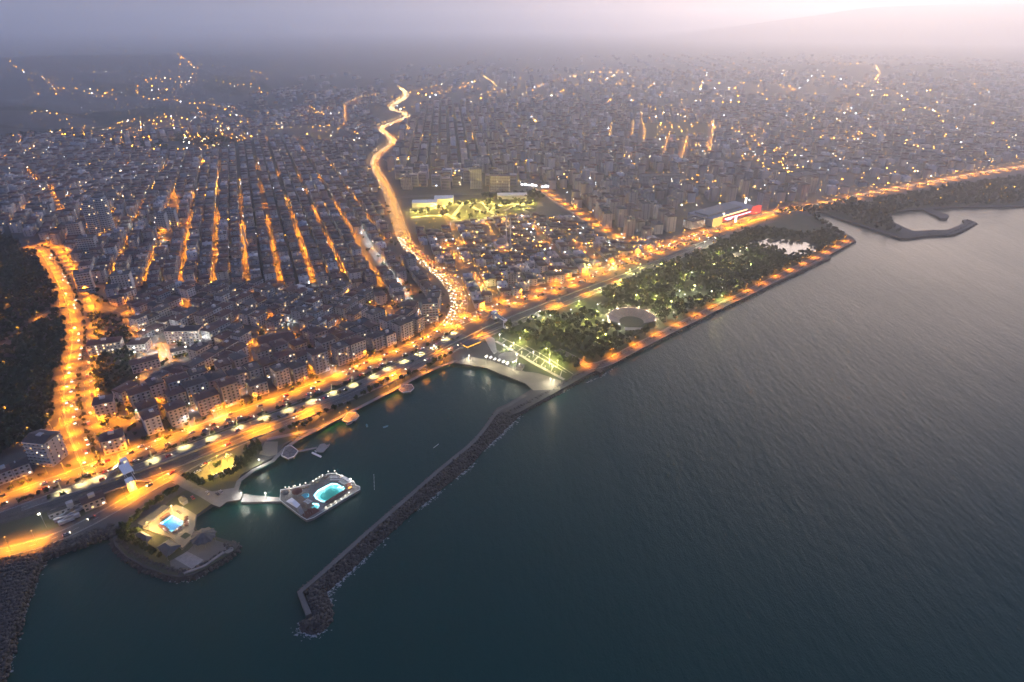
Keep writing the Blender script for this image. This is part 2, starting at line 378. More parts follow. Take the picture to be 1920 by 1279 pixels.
P_park_in = road('park_entry_road', [(1104, 688), (1085, 676), (1062, 664), (1045, 656)], 7)
P_b2 = road('market_boulevard', [(985, 345), (1015, 357), (1042, 377), (1080, 400), (1117, 427), (1142, 440), (1180, 455)], 18, lanes=4)
P_b3 = road('inland_boulevard', [(730, 372), (780, 368), (850, 364), (930, 362), (1010, 357)], 12)
P_quay_rd = road('quay_road', [(322, 892), (345, 905), (375, 922), (400, 930), (430, 932)], 6, 'paving', kerb=False)
P_walk = road('shore_walk', [(440, 927), (447, 905), (452, 893), (487, 876), (515, 864), (528, 845), (560, 822), (590, 808), (625, 789), (670, 766), (725, 738), (790, 702), (835, 683), (858, 676)], 3.6, 'paving', kerb=False, smooth_n=1)
P_walk2 = road('shore_walk', [(500, 824), (530, 818), (560, 812), (592, 805)], 4, 'paving', kerb=False)
P_hill = road('woodland_road', [(0, 655), (20, 641), (45, 622), (72, 600), (95, 585), (118, 574)], 7)
P_cross = road('side_street', [(166, 577), (195, 578), (225, 581), (240, 588)], 7)
P_side = road('side_street', [(233, 588), (240, 605), (244, 622), (250, 640)], 6)
STREETS_LIT = [[(378, 393), (372, 420), (362, 450), (350, 482)], [(407, 403), (405, 450), (403, 497)], [(459, 400), (463, 450), (468, 532)], [(489, 415), (500, 470), (510, 545)],
    [(543, 408), (550, 445), (562, 475), (580, 515), (592, 540)], [(601, 440), (612, 472), (625, 492)], [(628, 420), (640, 447), (660, 485), (690, 525)],
    [(328, 372), (335, 395), (330, 420)], [(300, 470), (310, 450), (318, 440)], [(475, 700), (482, 660), (487, 640)], [(720, 548), (735, 570), (732, 590)],
    [(55, 320), (72, 350), (95, 355), (104, 375), (118, 402)], [(215, 433), (228, 422), (240, 412)], [(120, 800), (150, 770), (145, 740)],
    [(825, 390), (845, 425), (866, 460)], [(838, 462), (860, 490), (880, 510), (905, 545)], [(890, 520), (915, 545), (940, 575)], [(912, 420), (935, 460), (950, 480)],
    [(1000, 430), (1020, 455), (1060, 490)], [(1065, 440), (1085, 460), (1120, 490)], [(770, 462), (800, 462), (838, 462), (870, 461)],
    [(1200, 228), (1207, 250), (1203, 275)], [(1335, 228), (1332, 260), (1326, 300)], [(1285, 262), (1278, 290), (1272, 310)], [(1250, 262), (1240, 300)], [(1185, 232), (1183, 272)], [(1145, 235), (1140, 262)],
    [(650, 230), (648, 200), (680, 185), (712, 180)], [(760, 240), (775, 255), (790, 262)], [(905, 145), (920, 155), (930, 165)], [(1640, 125), (1648, 140), (1640, 150)], [(1130, 280), (1160, 290), (1195, 322), (1230, 330)]]
AXU = np.array([-0.38, 0.925]); AXU /= np.hypot(*AXU); BXU = np.array([AXU[1], -AXU[0]])
STREET_W = []
for k_, s in enumerate(STREETS_LIT):
    W_ = G(s)
    if k_ < 7:          # streets of the upper grid run straight along its axis
        for p, q in zip(W_[:-1], W_[1:]):
            bb_ = 4 + 39 * round(((p + q) / 2 @ BXU - 4) / 39); STREET_W.append(np.array([AXU * (p @ AXU + 4) + BXU * bb_, AXU * (q @ AXU - 4) + BXU * bb_]))
    else: STREET_W.append(W_)
for W_ in STREET_W: road('street', None, 7.0, kerb=False, step=25, world=W_)
P_white = road('street', [(678, 433), (700, 478), (735, 520), (765, 560), (784, 592)], 8, 'asphalt_pale', kerb=False)
# tram rails
tr = MB()
for o in (-3.2, -1.8, 1.8, 3.2): ribbon(P_rail, o - .08, o + .08, _zoff[0] + .14, tr)
tag(tr.build('rail', M['rail']), kind='structure')
# the pale wall between the service road and the track
def wall_along(name, P, off, w, h, mat_, label, cat='wall'):
    Q = offset(P, off); a = offset(Q, -w / 2); b = offset(Q, w / 2); n = len(Q); z = height(Q[:, 0], Q[:, 1])
    mb = MB()
    V = [(*p, q) for p, q in zip(a, z)] + [(*p, q + h) for p, q in zip(a, z)] + [(*p, q + h) for p, q in zip(b, z)] + [(*p, q) for p, q in zip(b, z)]
    F = []
    for k in range(3): F += [(k * n + i, k * n + i + 1, (k + 1) * n + i + 1, (k + 1) * n + i) for i in range(n - 1)]
    mb.add(V, F); o = mb.build(name, M[mat_]); tag(o, label, cat); return o
wall_along('concrete_wall', P_rail[5:70], 6.2, 0.5, 1.5, 'concrete', 'long pale concrete wall between the lit service road and the tram track')
wall_along('concrete_wall', P_rail[5:60], -6.0, 0.5, 1.1, 'concrete', 'low concrete wall between the tram track and the seaside road')

# ------------------------------------------------------------------ open ground: lawns, courts, beach, plazas
AREAS = []
def area(name, px, mat_, z, kind='structure', world=None, avoid=True):
    P = G(px) if world is None else np.asarray(world); cx, cy_ = P.mean(0)
    P = np.vstack([resample(np.vstack([P[i:i + 1], P[(i + 1) % len(P)][None]]), 30)[:-1] for i in range(len(P))])
    vo, _, fo, *_ = delaunay_2d_cdt([Vector(p) for p in P], [], [list(range(len(P)))], 1, 1e-4)
    V = [(v.x, v.y, float(height(v.x, v.y)) + z) for v in vo]
    mb = MB(); mb.add(V, [tuple(f) for f in fo]); o = mb.build(name, M[mat_]); tag(o, kind=kind)
    if avoid: AREAS.append(P)
    return P
A_median = ribbon(P_strip, 4.8, 9.6, 0.03).build('planted_verge', M['grass']); tag(A_median, kind='structure')
A_paved = ribbon(P_strip, -12.5, -4.7, 0.04).build('station_forecourt', M['asphalt_pale']); tag(A_paved, kind='structure')
PARK = area('park_lawn', [(905, 640), (950, 614), (1030, 583), (1105, 557), (1217, 510), (1300, 470), (1370, 440), (1440, 415), (1523, 405), (1550, 425), (1590, 450), (1540, 478), (1450, 520), (1345, 570), (1250, 617), (1160, 662), (1115, 682), (1090, 690), (1060, 715), (1035, 720)], 'grass', 0.012)
SAND = area('beach', [(853, 680), (880, 668), (925, 678), (965, 693), (1010, 700), (1052, 714), (1050, 730), (1000, 732), (985, 719), (960, 709), (935, 700), (910, 689), (875, 684)], 'sand', 0.02)
area('beach_lawn', [(968, 664), (1046, 716), (1020, 700), (985, 697), (958, 686), (950, 672)], 'grass', 0.03, avoid=False)
area('sports_field', [(1015, 590), (1035, 570), (1070, 556), (1120, 548), (1140, 566), (1130, 585), (1075, 592)], 'grass', 0.035, avoid=False)
area('meadow', [(1400, 412), (1455, 402), (1510, 402), (1520, 412), (1555, 432), (1530, 438), (1470, 432), (1420, 428)], 'dry_grass', 0.04, avoid=False)
area('sports_court', [(1306, 462), (1325, 457), (1340, 460), (1320, 467)], 'sand', 0.06, avoid=False)
area('sports_court', [(1368, 478), (1382, 473), (1398, 478), (1385, 484)], 'sand', 0.06, avoid=False)
area('terminal_yard', [(-40, 985), (70, 953), (150, 930), (215, 906), (262, 905), (200, 945), (140, 975), (80, 1000), (0, 1018)], 'dry_grass', 0.015)
area('quay_paving', [(322, 905), (345, 900), (395, 922), (438, 915), (455, 928), (450, 937), (425, 941), (412, 951), (400, 947), (372, 930)], 'paving', 0.02)
area('quay_lawn', [(350, 894), (400, 872), (470, 848), (492, 868), (452, 890), (440, 916), (398, 922)], 'dry_grass', 0.016)
area('car_yard', [(367, 888), (392, 868), (425, 852), (452, 866), (438, 884), (405, 896), (380, 899)], 'sand', 0.03, avoid=False)
area('sports_court', [(486, 852), (497, 828), (521, 828), (520, 852), (505, 856)], 'sand', 0.03, avoid=False)
area('shore_verge', [(520, 836), (500, 830), (560, 800), (640, 762), (720, 724), (800, 688), (845, 668), (856, 674), (833, 681), (790, 701), (697, 749), (640, 781), (575, 812)], 'dry_grass', 0.013)
PEN = area('peninsula_garden', [(222, 1000), (262, 985), (300, 955), (330, 930), (355, 915), (398, 944), (368, 966), (364, 992), (405, 1010), (436, 1022), (442, 1030), (385, 1066), (345, 1080), (310, 1076), (240, 1044), (222, 1024)], 'dry_grass', 0.014)
area('pool_terrace', [(266, 990), (297, 965), (330, 946), (348, 953), (369, 966), (364, 993), (370, 1003), (359, 1014), (342, 1032), (318, 1010), (290, 1000)], 'sand', 0.05, avoid=False)
area('stone_terrace', [(318, 1052), (345, 1040), (380, 1005), (408, 1014), (436, 1023), (438, 1029), (384, 1062), (345, 1076), (322, 1070)], 'asphalt_pale', 0.055, avoid=False)
area('stone_court', [(327, 1048), (351, 1034), (382, 1050), (360, 1067)], 'pale_stone', 0.09, avoid=False)
area('vacant_slope', [(170, 585), (230, 590), (248, 640), (262, 700), (262, 722), (205, 745), (178, 730), (172, 690), (182, 640)], 'scrub', 0.02)
area('rocky_shore', [(-60, 1500), (-10, 1330), (20, 1210), (54, 1105), (68, 1070), (84, 1046), (60, 1042), (20, 1056), (-30, 1075), (-120, 1180)], 'scrub', 0.02)
area('school_yard', [(262, 650), (300, 622), (395, 625), (395, 650), (355, 690), (320, 690), (262, 730)], 'paving', 0.02)
area('lit_park', [(765, 405), (768, 395), (830, 378), (890, 372), (960, 372), (1010, 372), (1005, 395), (960, 405), (920, 412), (855, 416), (800, 410)], 'grass', 0.02)
for hp in ([(-60, 205), (60, 200), (140, 214), (300, 198), (400, 206), (330, 222), (230, 246), (120, 246), (0, 240), (-60, 245)], [(330, 252), (400, 246), (460, 256), (470, 268), (420, 278), (340, 272)], [(150, 150), (260, 160), (330, 172), (280, 182), (190, 178)], [(400, 140), (470, 146), (520, 170), (450, 180), (380, 165)], [(560, 250), (620, 246), (660, 262), (600, 272)]): area('wooded_slope', hp, 'scrub', 0.6)
area('dark_park', [(1204, 230), (1325, 230), (1328, 258), (1208, 258)], 'grass', 0.02)
area('stadium_green', [(775, 415), (838, 408), (850, 432), (790, 432)], 'grass', 0.03)
area('riverside_flats', [(1545, 398), (1620, 380), (1760, 352), (1960, 330), (1960, 384), (1790, 386), (1700, 392), (1665, 402), (1668, 418), (1690, 440), (1640, 428), (1585, 412)], 'dry_grass', 0.02)
WOODS_PX = [[(-120, 470), (0, 440), (60, 470), (85, 475), (120, 530), (140, 580), (145, 650), (135, 700), (125, 740), (110, 790), (60, 830), (-120, 900)], [(170, 588), (228, 596), (246, 640), (255, 700), (210, 742), (180, 730), (172, 690), (180, 640)]]
WOODS = [G(w) for w in WOODS_PX]; AREAS.append(WOODS[0])
M['still_water'] = mat('still_water', (0.01, 0.02, 0.02), 0.18, spec=0.34)
# the pond of the park
def pond():
    px = [(1400, 456), (1412, 450), (1430, 452), (1440, 446), (1455, 451), (1470, 448), (1494, 450), (1514, 455), (1534, 465), (1530, 473), (1505, 476), (1482, 479), (1460, 472), (1445, 464), (1425, 464)]
    P = chaikin(np.vstack([G(px), G(px)[:1]]), 2)[:-1]
    mb = MB(); mb.add([(*p, BASE + .05) for p in P], [tuple(range(len(P)))]); tag(mb.build('pond', M['still_water']), kind='structure'); AREAS.append(P); return P
POND = pond()
AREAS.append(G([(1105, 557), (1217, 510), (1300, 470), (1440, 415), (1530, 395), (1500, 385), (1360, 430), (1217, 480), (1085, 535), (940, 590), (870, 640), (0, 1000), (0, 1200), (500, 1000), (900, 700)]))

# ------------------------------------------------------------------ buildings
WALL_PAL = [(0.42, 0.375, 0.36), (0.5, 0.45, 0.44), (0.33, 0.32, 0.34), (0.52, 0.45, 0.39), (0.38, 0.3, 0.285), (0.6, 0.57, 0.56), (0.32, 0.34, 0.38), (0.45, 0.37, 0.31)]
ROOF_PAL = [(0.115, 0.05, 0.042), (0.085, 0.045, 0.042), (0.14, 0.07, 0.055), (0.09, 0.08, 0.08), (0.07, 0.055, 0.055), (0.11, 0.055, 0.05)]
WALL_WORDS = ['beige', 'pale grey', 'grey', 'sand-coloured', 'brownish', 'off-white', 'blue-grey', 'tan']
ROOF_WORDS = ['red-brown', 'dark red', 'terracotta', 'grey', 'dark', 'rusty']
M['wall_i'] = [mat('plaster_wall_' + w.replace(' ', '_'), c, 0.9, tuple(v * .8 for v in c), 0.25, 5) for c, w in zip(WALL_PAL, WALL_WORDS)]
M['roof_i'] = [mat('tile_roof_' + w.replace(' ', '_'), c, 0.9, tuple(v * .7 for v in c), 0.5, 5) for c, w in zip(ROOF_PAL, ROOF_WORDS)]
def island_mat(name, pal, dark=0.75):
    m, n, l, p = nodes_of(name); p.inputs['Roughness'].default_value = 0.9
    geo = n.new('ShaderNodeNewGeometry'); ramp = n.new('ShaderNodeValToRGB'); ramp.color_ramp.interpolation = 'CONSTANT'; e = ramp.color_ramp.elements
    while len(e) < len(pal): e.new(1.0)
    for i, c in enumerate(pal): e[i].position = i / len(pal); e[i].color = (*c, 1)
    l.new(geo.outputs['Random Per Island'], ramp.inputs[0])
    no = n.new('ShaderNodeTexNoise'); no.inputs['Scale'].default_value = 0.3; l.new(geo.outputs['Position'], no.inputs['Vector'])
    mr = n.new('ShaderNodeMapRange'); mr.inputs[3].default_value = dark; mr.inputs[4].default_value = 1.1; l.new(no.outputs['Fac'], mr.inputs[0])
    mx = n.new('ShaderNodeVectorMath'); mx.operation = 'SCALE'; l.new(ramp.outputs[0], mx.inputs[0]); l.new(mr.outputs[0], mx.inputs['Scale'])
    l.new(mx.outputs[0], p.inputs['Base Color']); return m
M['wall_mass'] = island_mat('plaster_walls', WALL_PAL); M['roof_mass'] = island_mat('tile_roofs', ROOF_PAL)
def glass_mat():
    m, n, l, p = nodes_of('window_glass'); p.inputs['Base Color'].default_value = (0.03, 0.034, 0.04, 1); p.inputs['Roughness'].default_value = 0.25; return m
M['glass'] = glass_mat()
def emit_mat(name, col, s, pal=None):
    m, n, l, p = nodes_of(name); n.remove(p); e = n.new('ShaderNodeEmission'); e.inputs[0].default_value = (*col, 1); e.inputs[1].default_value = s
    if pal:
        geo = n.new('ShaderNodeNewGeometry'); ramp = n.new('ShaderNodeValToRGB'); ramp.color_ramp.interpolation = 'CONSTANT'; el = ramp.color_ramp.elements
        while len(el) < len(pal): el.new(1.0)
        for i, c in enumerate(pal): el[i].position = i / len(pal); el[i].color = (*c, 1)
        l.new(geo.outputs['Random Per Island'], ramp.inputs[0]); l.new(ramp.outputs[0], e.inputs[0])
    l.new(e.outputs[0], n['Material Output'].inputs['Surface']); m.cycles.emission_sampling = 'NONE'; return m
WARM = [(1, .55, .2), (.5, .36, .2), (1, .85, .6), (.5, .28, .1), (.6, .38, .17), (.7, .78, .85), (.35, .28, .18), (1, .75, .4)]
M['lit'] = emit_mat('lit_window', (1, .8, .5), 0.05, WARM)
M['lit_far'] = emit_mat('lit_window_far', (1, .8, .5), 0.2, WARM)
M['balcony'] = mat('balcony_render', (0.45, 0.43, 0.41), 0.85)

def facade_slots(w, d, floors, fh, hgt0=1.0):
    """window rectangles on the four sides: (side, u0, u1, z0, z1)"""
    out = []
    for side, L in ((0, w), (1, d), (2, w), (3, d)):
        n = max(1, int(L / 3.1)) if side in (0, 2) else max(0, int(L / 5))
        if not n: continue
        for f in range(floors):
            for i in range(n):
                u = (i + .5) / n * L - L / 2; ww = .75 if side in (0, 2) else .55
                out.append((side, u - ww, u + ww, f * fh + hgt0, f * fh + hgt0 + 1.45))
    return out
def slot_quad(side, u0, u1, z0, z1, w, d, e):
    if side == 0: return [(u0, -d / 2 - e, z0), (u1, -d / 2 - e, z0), (u1, -d / 2 - e, z1), (u0, -d / 2 - e, z1)]
    if side == 2: return [(u1, d / 2 + e, z0), (u0, d / 2 + e, z0), (u0, d / 2 + e, z1), (u1, d / 2 + e, z1)]
    if side == 1: return [(w / 2 + e, u0, z0), (w / 2 + e, u1, z0), (w / 2 + e, u1, z1), (w / 2 + e, u0, z1)]
    return [(-w / 2 - e, u1, z0), (-w / 2 - e, u0, z0), (-w / 2 - e, u0, z1), (-w / 2 - e, u1, z1)]
def roof_geo(w, d, h, kind, ov=0.55, rise=None):
    """verts, faces of a roof that sits on a w x d box of height h"""
    a, b = w / 2 + ov, d / 2 + ov
    rise = rise or min(w, d) * .17
    if kind == 'flat':
        t = .35; a -= ov - .12; b -= ov - .12; mb = MB(); mb.box(-a, a, -b, b, h, h + .25)
        mb.box(-a, a, -b, -b + t, h + .25, h + .9); mb.box(-a, a, b - t, b, h + .25, h + .9); mb.box(-a, -a + t, -b + t, b - t, h + .25, h + .9); mb.box(a - t, a, -b + t, b - t, h + .25, h + .9)
        return mb.v, mb.f
    z0, z1 = h, h + rise
    E = [(-a, -b, z0), (a, -b, z0), (a, b, z0), (-a, b, z0), (-a, -b, z0 + .2), (a, -b, z0 + .2), (a, b, z0 + .2), (-a, b, z0 + .2)]
    k = (min(a, b) * .95 if kind == 'hip' else 0)
    if w >= d: Rg = [(-a + k, 0, z1), (a - k, 0, z1)]; F = [(4, 5, 9, 8), (6, 7, 8, 9), (5, 6, 9), (7, 4, 8)]
    else: Rg = [(0, -b + k, z1), (0, b - k, z1)]; F = [(5, 6, 9, 8), (7, 4, 8, 9), (4, 5, 8), (6, 7, 9)]
    return E + Rg, F + [(0, 1, 5, 4), (1, 2, 6, 5), (2, 3, 7, 6), (3, 0, 4, 7), (3, 2, 1, 0)]
FH = 2.95
def make_building(b):
    """one apartment block with its parts; b is a placement record"""
    r = random.Random(b['seed']); w, d, fl = b['w'], b['d'], b['fl']; h = fl * FH + .6
    root = empty('apartment_building', (b['x'], b['y'], b['z']), b['rot'])
    wi, ri = r.randrange(len(WALL_PAL)), r.randrange(len(ROOF_PAL)); kind = b['roof']
    mb = MB(); mb.box(-w / 2, w / 2, -d / 2, d / 2, -1.0, h, bottom=False)
    bays = r.random() < .55 and w > 11
    if bays:
        for u in ((-.27, .27) if w > 13 else (0,)): mb.box(u * w - 1.7, u * w + 1.7, -d / 2 - 1.0, -d / 2 + .2, FH, h - .3)
    mb.build('wall', M['wall_i'][wi], root)
    V, F = roof_geo(w, d, h, kind); rb = MB(); rb.add(V, F); ro = rb.build('roof', M['roof_i'][ri if kind != 'flat' else 3], root)
    top = h + (min(w, d) * .17 if kind != 'flat' else .3)
    cb = MB()
    for _ in range(r.randint(1, 2)):
        x, y = r.uniform(-.3, .3) * w, r.uniform(-.15, .15) * d; cb.box(x - .45, x + .45, y - .4, y + .4, h + .3, top + 1.0); break
    cb.build('chimney', M['wall_i'][(wi + 3) % 8], ro)
    if kind == 'flat' or r.random() < .3:
        x = r.uniform(-.2, .2) * w; MB().box(x - 1.6, x + 1.6, -1.4, 1.4, h + .26, h + 3.0).build('stair_house', M['wall_i'][wi], root)
    wb, lb, bb = MB(), MB(), MB()
    for (s, u0, u1, z0, z1) in facade_slots(w, d, fl, FH):
        e = .05
        if bays and s == 0 and z0 > FH and any(abs((u0 + u1) / 2 - u * w) < 2.3 for u in ((-.27, .27) if w > 13 else (0,))): e = 1.05
        q = slot_quad(s, u0, u1, z0, z1, w, d, e); (lb if r.random() < .075 else wb).add(q, [(0, 1, 2, 3)])
    tag(wb.build('windows', M['glass'], root), kind='stuff')
    if lb.n: tag(lb.build('lit_windows', M['lit'], root), kind='stuff')
    # balconies: one slab and parapet for each floor
    nb = 2 if w > 12 else 1; side = r.choice((0, 0, 2))
    if not bays or r.random() < .4:
        sgn = -1 if side == 0 else 1; bw = r.uniform(2.6, 4.2)
        for k in range(nb):
            u = 0 if nb == 1 else (-.26 + .52 * k) * w
            for f in range(1, fl):
                y0, y1 = sorted((sgn * d / 2, sgn * (d / 2 + 1.25 + (1.0 if bays and side == 0 else 0))))
                z = f * FH; bb.box(u - bw / 2, u + bw / 2, y0, y1, z - .08, z + .12)
                yo = y0 if sgn < 0 else y1 - .12; bb.box(u - bw / 2, u + bw / 2, yo, yo + .12, z + .12, z + .95)
        tag(bb.build('balconies', M['balcony'], root), kind='stuff')
    b['wall_word'], b['roof_word'] = WALL_WORDS[wi], (ROOF_WORDS[ri] + ' tiled' if kind != 'flat' else 'flat grey')
    return root

# ---- placement
def px_of(x, y, z):
    X, Y, Z = x, y, np.asarray(z) - CAM_H
    dep = Y * CP - Z * SP; v = Y * SP + Z * CP
    return 960 + FPX * X / dep, 639.5 - FPX * v / dep, dep
def clear_of_roads(x, y, r):
    ok = np.ones(np.shape(x), bool)
    for P, w in ROAD_ALL: ok &= seg_dist(P, x, y) > w / 2 + r
    return ok
ROAD_ALL = [(P_coast, 25), (P_boul, 19), (P_strip, 30), (P_rail, 14), (P_sea, 12), (P_aven, 30), (P_prom, 14), (P_b2, 22), (P_b3, 15), (P_hill, 9), (P_cross, 9), (P_side, 8), (P_white, 3)] 
ROAD_ALL = [(resample(P, 32), w) for P, w in ROAD_ALL] + [(W_, 7.0) for W_ in STREET_W]
SPECIAL = []      # discs kept free for single landmark buildings
def free(x, y, r):
    x = np.asarray(x); y = np.asarray(y)
    ok = inside(land_outline, x, y) & clear_of_roads(x, y, r)
    for A in AREAS: ok &= ~inside(A, x, y)
    for sx, sy, sr in SPECIAL: ok &= np.hypot(x - sx, y - sy) > sr + r
    return ok
for px, py, r in ((193, 436, 24), (318, 430, 22), (447, 468, 16), (90, 850, 19), (200, 660, 20), (300, 655, 0), (1365, 405, 85), (940, 465, 17), (808, 600, 13), (890, 350, 20), (940, 358, 26), (960, 535, 10), (235, 545, 14), (160, 540, 14), (830, 392, 40), (1240, 340, 60), (520, 640, 26), (205, 775, 10), (1500, 338, 45), (955, 372, 30)):
    c = g(px, py); SPECIAL.append((float(c[0]), float(c[1]), r))
RECS = []
def add_rows(zone, axis, b_of, rng_a, poly, floors, roofs, depth=12.0, wmin=10, wmax=17, gap=0.35, skip=0.08, cross=95, cross_w=9, region=None, dense=None):
    ax = np.array(axis) / np.hypot(*axis); bx = np.array([ax[1], -ax[0]]); rot = math.atan2(ax[1], ax[0])
    for ri, (b, face) in enumerate(b_of):
        a = rng_a[0] + random.uniform(0, 8); idx = 0; tries = []
        while a < rng_a[1]:
            w = random.uniform(wmin, wmax)
            if cross and (a % cross) < cross_w: a += cross_w - (a % cross); continue
            c = ax * (a + w / 2) + bx * b
            if random.random() > skip: tries.append((c[0], c[1], w, a))
            a += w + (gap if random.random() < .75 else random.uniform(1.5, 6))
        if not tries: continue
        T = np.array(tries); ok = inside(poly, T[:, 0], T[:, 1])
        if region is not None: ok &= region(T[:, 0], T[:, 1])
        if not ok.any(): continue
        T = T[ok]; ok = free(T[:, 0], T[:, 1], depth * .5)
        if dense is not None: ok &= rng.random(len(T)) < dense(T[:, 0], T[:, 1])
        for x, y, w, _ in T[ok]:
            idx += 1
            RECS.append(dict(x=x, y=y, rot=rot + (math.pi if face < 0 else 0), w=w, d=depth + random.uniform(-1, 1), fl=random.choice(floors), roof=random.choice(roofs), zone=zone, row=ri + 1, k=idx, seed=random.randrange(1 << 30)))
# the rows along the coast highway, seen from the sea
def coast_rows():
    a0 = np.argmin(np.hypot(*(P_coast - g(192, 872)).T)); a1 = np.argmin(np.hypot(*(P_coast - g(842, 560)).T))
    for row, off in enumerate((28, 51, 75)):
        Q = resample(offset(P_coast[a0:a1 + 1], off), 1.0); t, n = normals(Q); s = 4.0; idx = 0
        while s < len(Q) - 20:
            w = random.uniform(11, 18); i = int(s + w / 2)
            if i >= len(Q): break
            x, y = Q[i]; j0, j1 = max(0, i - 8), min(len(Q) - 1, i + 8); tv = Q[j1] - Q[j0]; rot = math.atan2(tv[1], tv[0])
            if free(np.array([x]), np.array([y]), 5)[0] and random.random() > .05:
                idx += 1
                RECS.append(dict(x=x, y=y, rot=rot, w=w, d=random.uniform(12, 15), fl=random.choice((5, 5, 6, 6, 7, 4) if row == 0 else (3, 4, 5, 5, 6)), roof=random.choice(('hip', 'gable', 'hip', 'flat')), zone='coast', row=row + 1, k=idx, seed=random.randrange(1 << 30)))
            s += w + random.choice((1.2, 2.5, 2.5, 6.5, 9))
coast_rows()
P_coast_c = resample(P_coast, 40)
def d_coast(x, y): return seg_dist(P_coast_c, x, y)
LEFT_CITY = G([(214, 868), (180, 800), (165, 745), (205, 750), (265, 725), (258, 650), (232, 585), (185, 570), (150, 520), (120, 470), (60, 440), (-30, 440), (-150, 400), (-150, 285), (0, 268), (120, 262), (240, 285), (420, 290), (500, 250), (560, 235), (640, 240), (690, 300), (735, 400), (755, 470), (815, 530), (845, 570), (820, 620)])
mid = lambda x, y: (d_coast(x, y) > 92) & (y < 715) & (d_coast(x, y) < 330)
bs = []
for k in range(-40, 40): bs += [(4 + 37 * k - 10.6, 1), (4 + 37 * k + 10.6, -1)]
add_rows('middle', (0.37, 0.93), bs, (-200, 1000), LEFT_CITY, (2, 3, 3, 4, 4, 5), ('hip', 'gable', 'gable', 'hip', 'flat'), region=mid)
up = lambda x, y: (d_coast(x, y) > 24) & ~mid(x, y) & ((d_coast(x, y) > 92) | (y > 660)) & (y < 1800)
bs = []
for k in range(-26, 12): bs += [(4 + 39 * k - 11, 1), (4 + 39 * k + 11, -1)]
add_rows('upper', (-0.38, 0.925), bs, (300, 2300), LEFT_CITY, (3, 3, 4, 4, 5, 6), ('hip', 'gable', 'gable', 'hip', 'flat'), region=up)
# low sheds and workshops right of the highway
RIGHT_LOW = G([(868, 590), (862, 540), (815, 488), (775, 440), (860, 420), (1000, 402), (1090, 420), (1150, 445), (1240, 455), (1150, 490), (1035, 535), (935, 568)])
bs = []
for k in range(-30, 30): bs += [(26 * k - 7.2, 1), (26 * k + 7.2, -1)]
add_rows('workshops', (-0.225, 0.974), bs, (500, 1500), RIGHT_LOW, (1, 1, 2, 2, 3), ('gable', 'gable', 'flat', 'hip'), depth=12, wmin=9, wmax=16, skip=.05, cross=120)
# further quarters
def quarter(zone, px, axis, floors, roofs, period=44, depth=13, wmin=12, wmax=22, skip=.15, dense=None, amax=6500):
    bs = []
    for k in range(-int(amax / period), int(amax / period)): bs += [(period * k - depth / 2 - 5, 1), (period * k + depth / 2 + 5, -1)]
    P = G(px); axn = np.array(axis) / np.hypot(*axis); bx = np.array([axn[1], -axn[0]])
    bb = P @ bx; aa = P @ axn
    bs = [t for t in bs if bb.min() - 20 < t[0] < bb.max() + 20]
    add_rows(zone, axis, bs, (aa.min(), aa.max()), P, floors, roofs, depth=depth, wmin=wmin, wmax=wmax, skip=skip, dense=dense, cross=110)
def noise_dense(lo, hi, f):
    return lambda x, y: np.clip(lo + (hi - lo) * (.5 + .5 * np.sin(x * f + 1.3 * np.sin(y * f * .7)) * np.cos(y * f * 1.1 + 2)), 0, 1)
quarter('hillside', [(-150, 285), (0, 262), (120, 250), (250, 255), (420, 232), (560, 200), (680, 195), (715, 235), (700, 290), (640, 238), (560, 233), (500, 248), (420, 275), (330, 262), (240, 283), (120, 268), (-150, 300)], (-0.5, .86), (2, 3, 3, 4, 5), ('hip', 'flat', 'gable'), dense=noise_dense(.55, 1.1, .008))
quarter('hillside', [(300, 215), (420, 190), (560, 160), (700, 165), (740, 200), (700, 195), (560, 198), (420, 230)], (-.5, .86), (2, 3, 3, 4), ('hip', 'flat', 'gable'), period=60, depth=15, dense=noise_dense(.1, .9, .006))
quarter('towers', [(740, 352), (745, 325), (830, 318), (960, 330), (990, 345), (960, 356), (800, 360)], (1, .05), (6, 7, 8, 9, 7), ('flat', 'hip'), period=70, depth=16, wmin=16, wmax=20, skip=.35)
quarter('centre', [(725, 320), (722, 300), (755, 268), (745, 245), (790, 225), (780, 205), (1000, 190), (1180, 200), (1190, 280), (1300, 300), (1440, 330), (1540, 368), (1440, 392), (1340, 420), (1240, 450), (1150, 440), (1090, 395), (1030, 350), (960, 330), (830, 316)], (-.1, 1), (4, 5, 6, 7, 8, 9, 10), ('flat', 'hip', 'hip', 'gable'), period=48, depth=14, dense=noise_dense(.45, 1, .006))
quarter('plain', [(1180, 205), (1350, 200), (1600, 205), (1930, 230), (2050, 275), (1900, 300), (1760, 330), (1600, 362), (1540, 366), (1440, 328), (1300, 298), (1190, 278)], (.2, 1), (2, 3, 4, 5, 6), ('flat', 'hip', 'gable'), period=52, depth=15, dense=noise_dense(.25, .95, .005))
quarter('outskirts', [(560, 198), (700, 150), (900, 135), (1200, 130), (1600, 135), (2000, 150), (2050, 240), (1930, 228), (1600, 203), (1350, 198), (1180, 200), (1000, 188), (780, 203), (700, 193)], (0, 1), (2, 3, 4, 6, 8), ('flat', 'hip'), period=95, depth=20, wmin=20, wmax=40, skip=.3, dense=noise_dense(.05, .8, .003))
quarter('outskirts', [(500, 165), (700, 128), (1000, 108), (1400, 100), (1800, 108), (2050, 130), (2000, 152), (1600, 137), (1200, 132), (900, 137), (700, 152), (560, 198)], (.1, 1), (2, 3, 4, 5), ('flat', 'hip'), period=170, depth=24, wmin=25, wmax=45, skip=.4, dense=noise_dense(.0, .55, .0023))
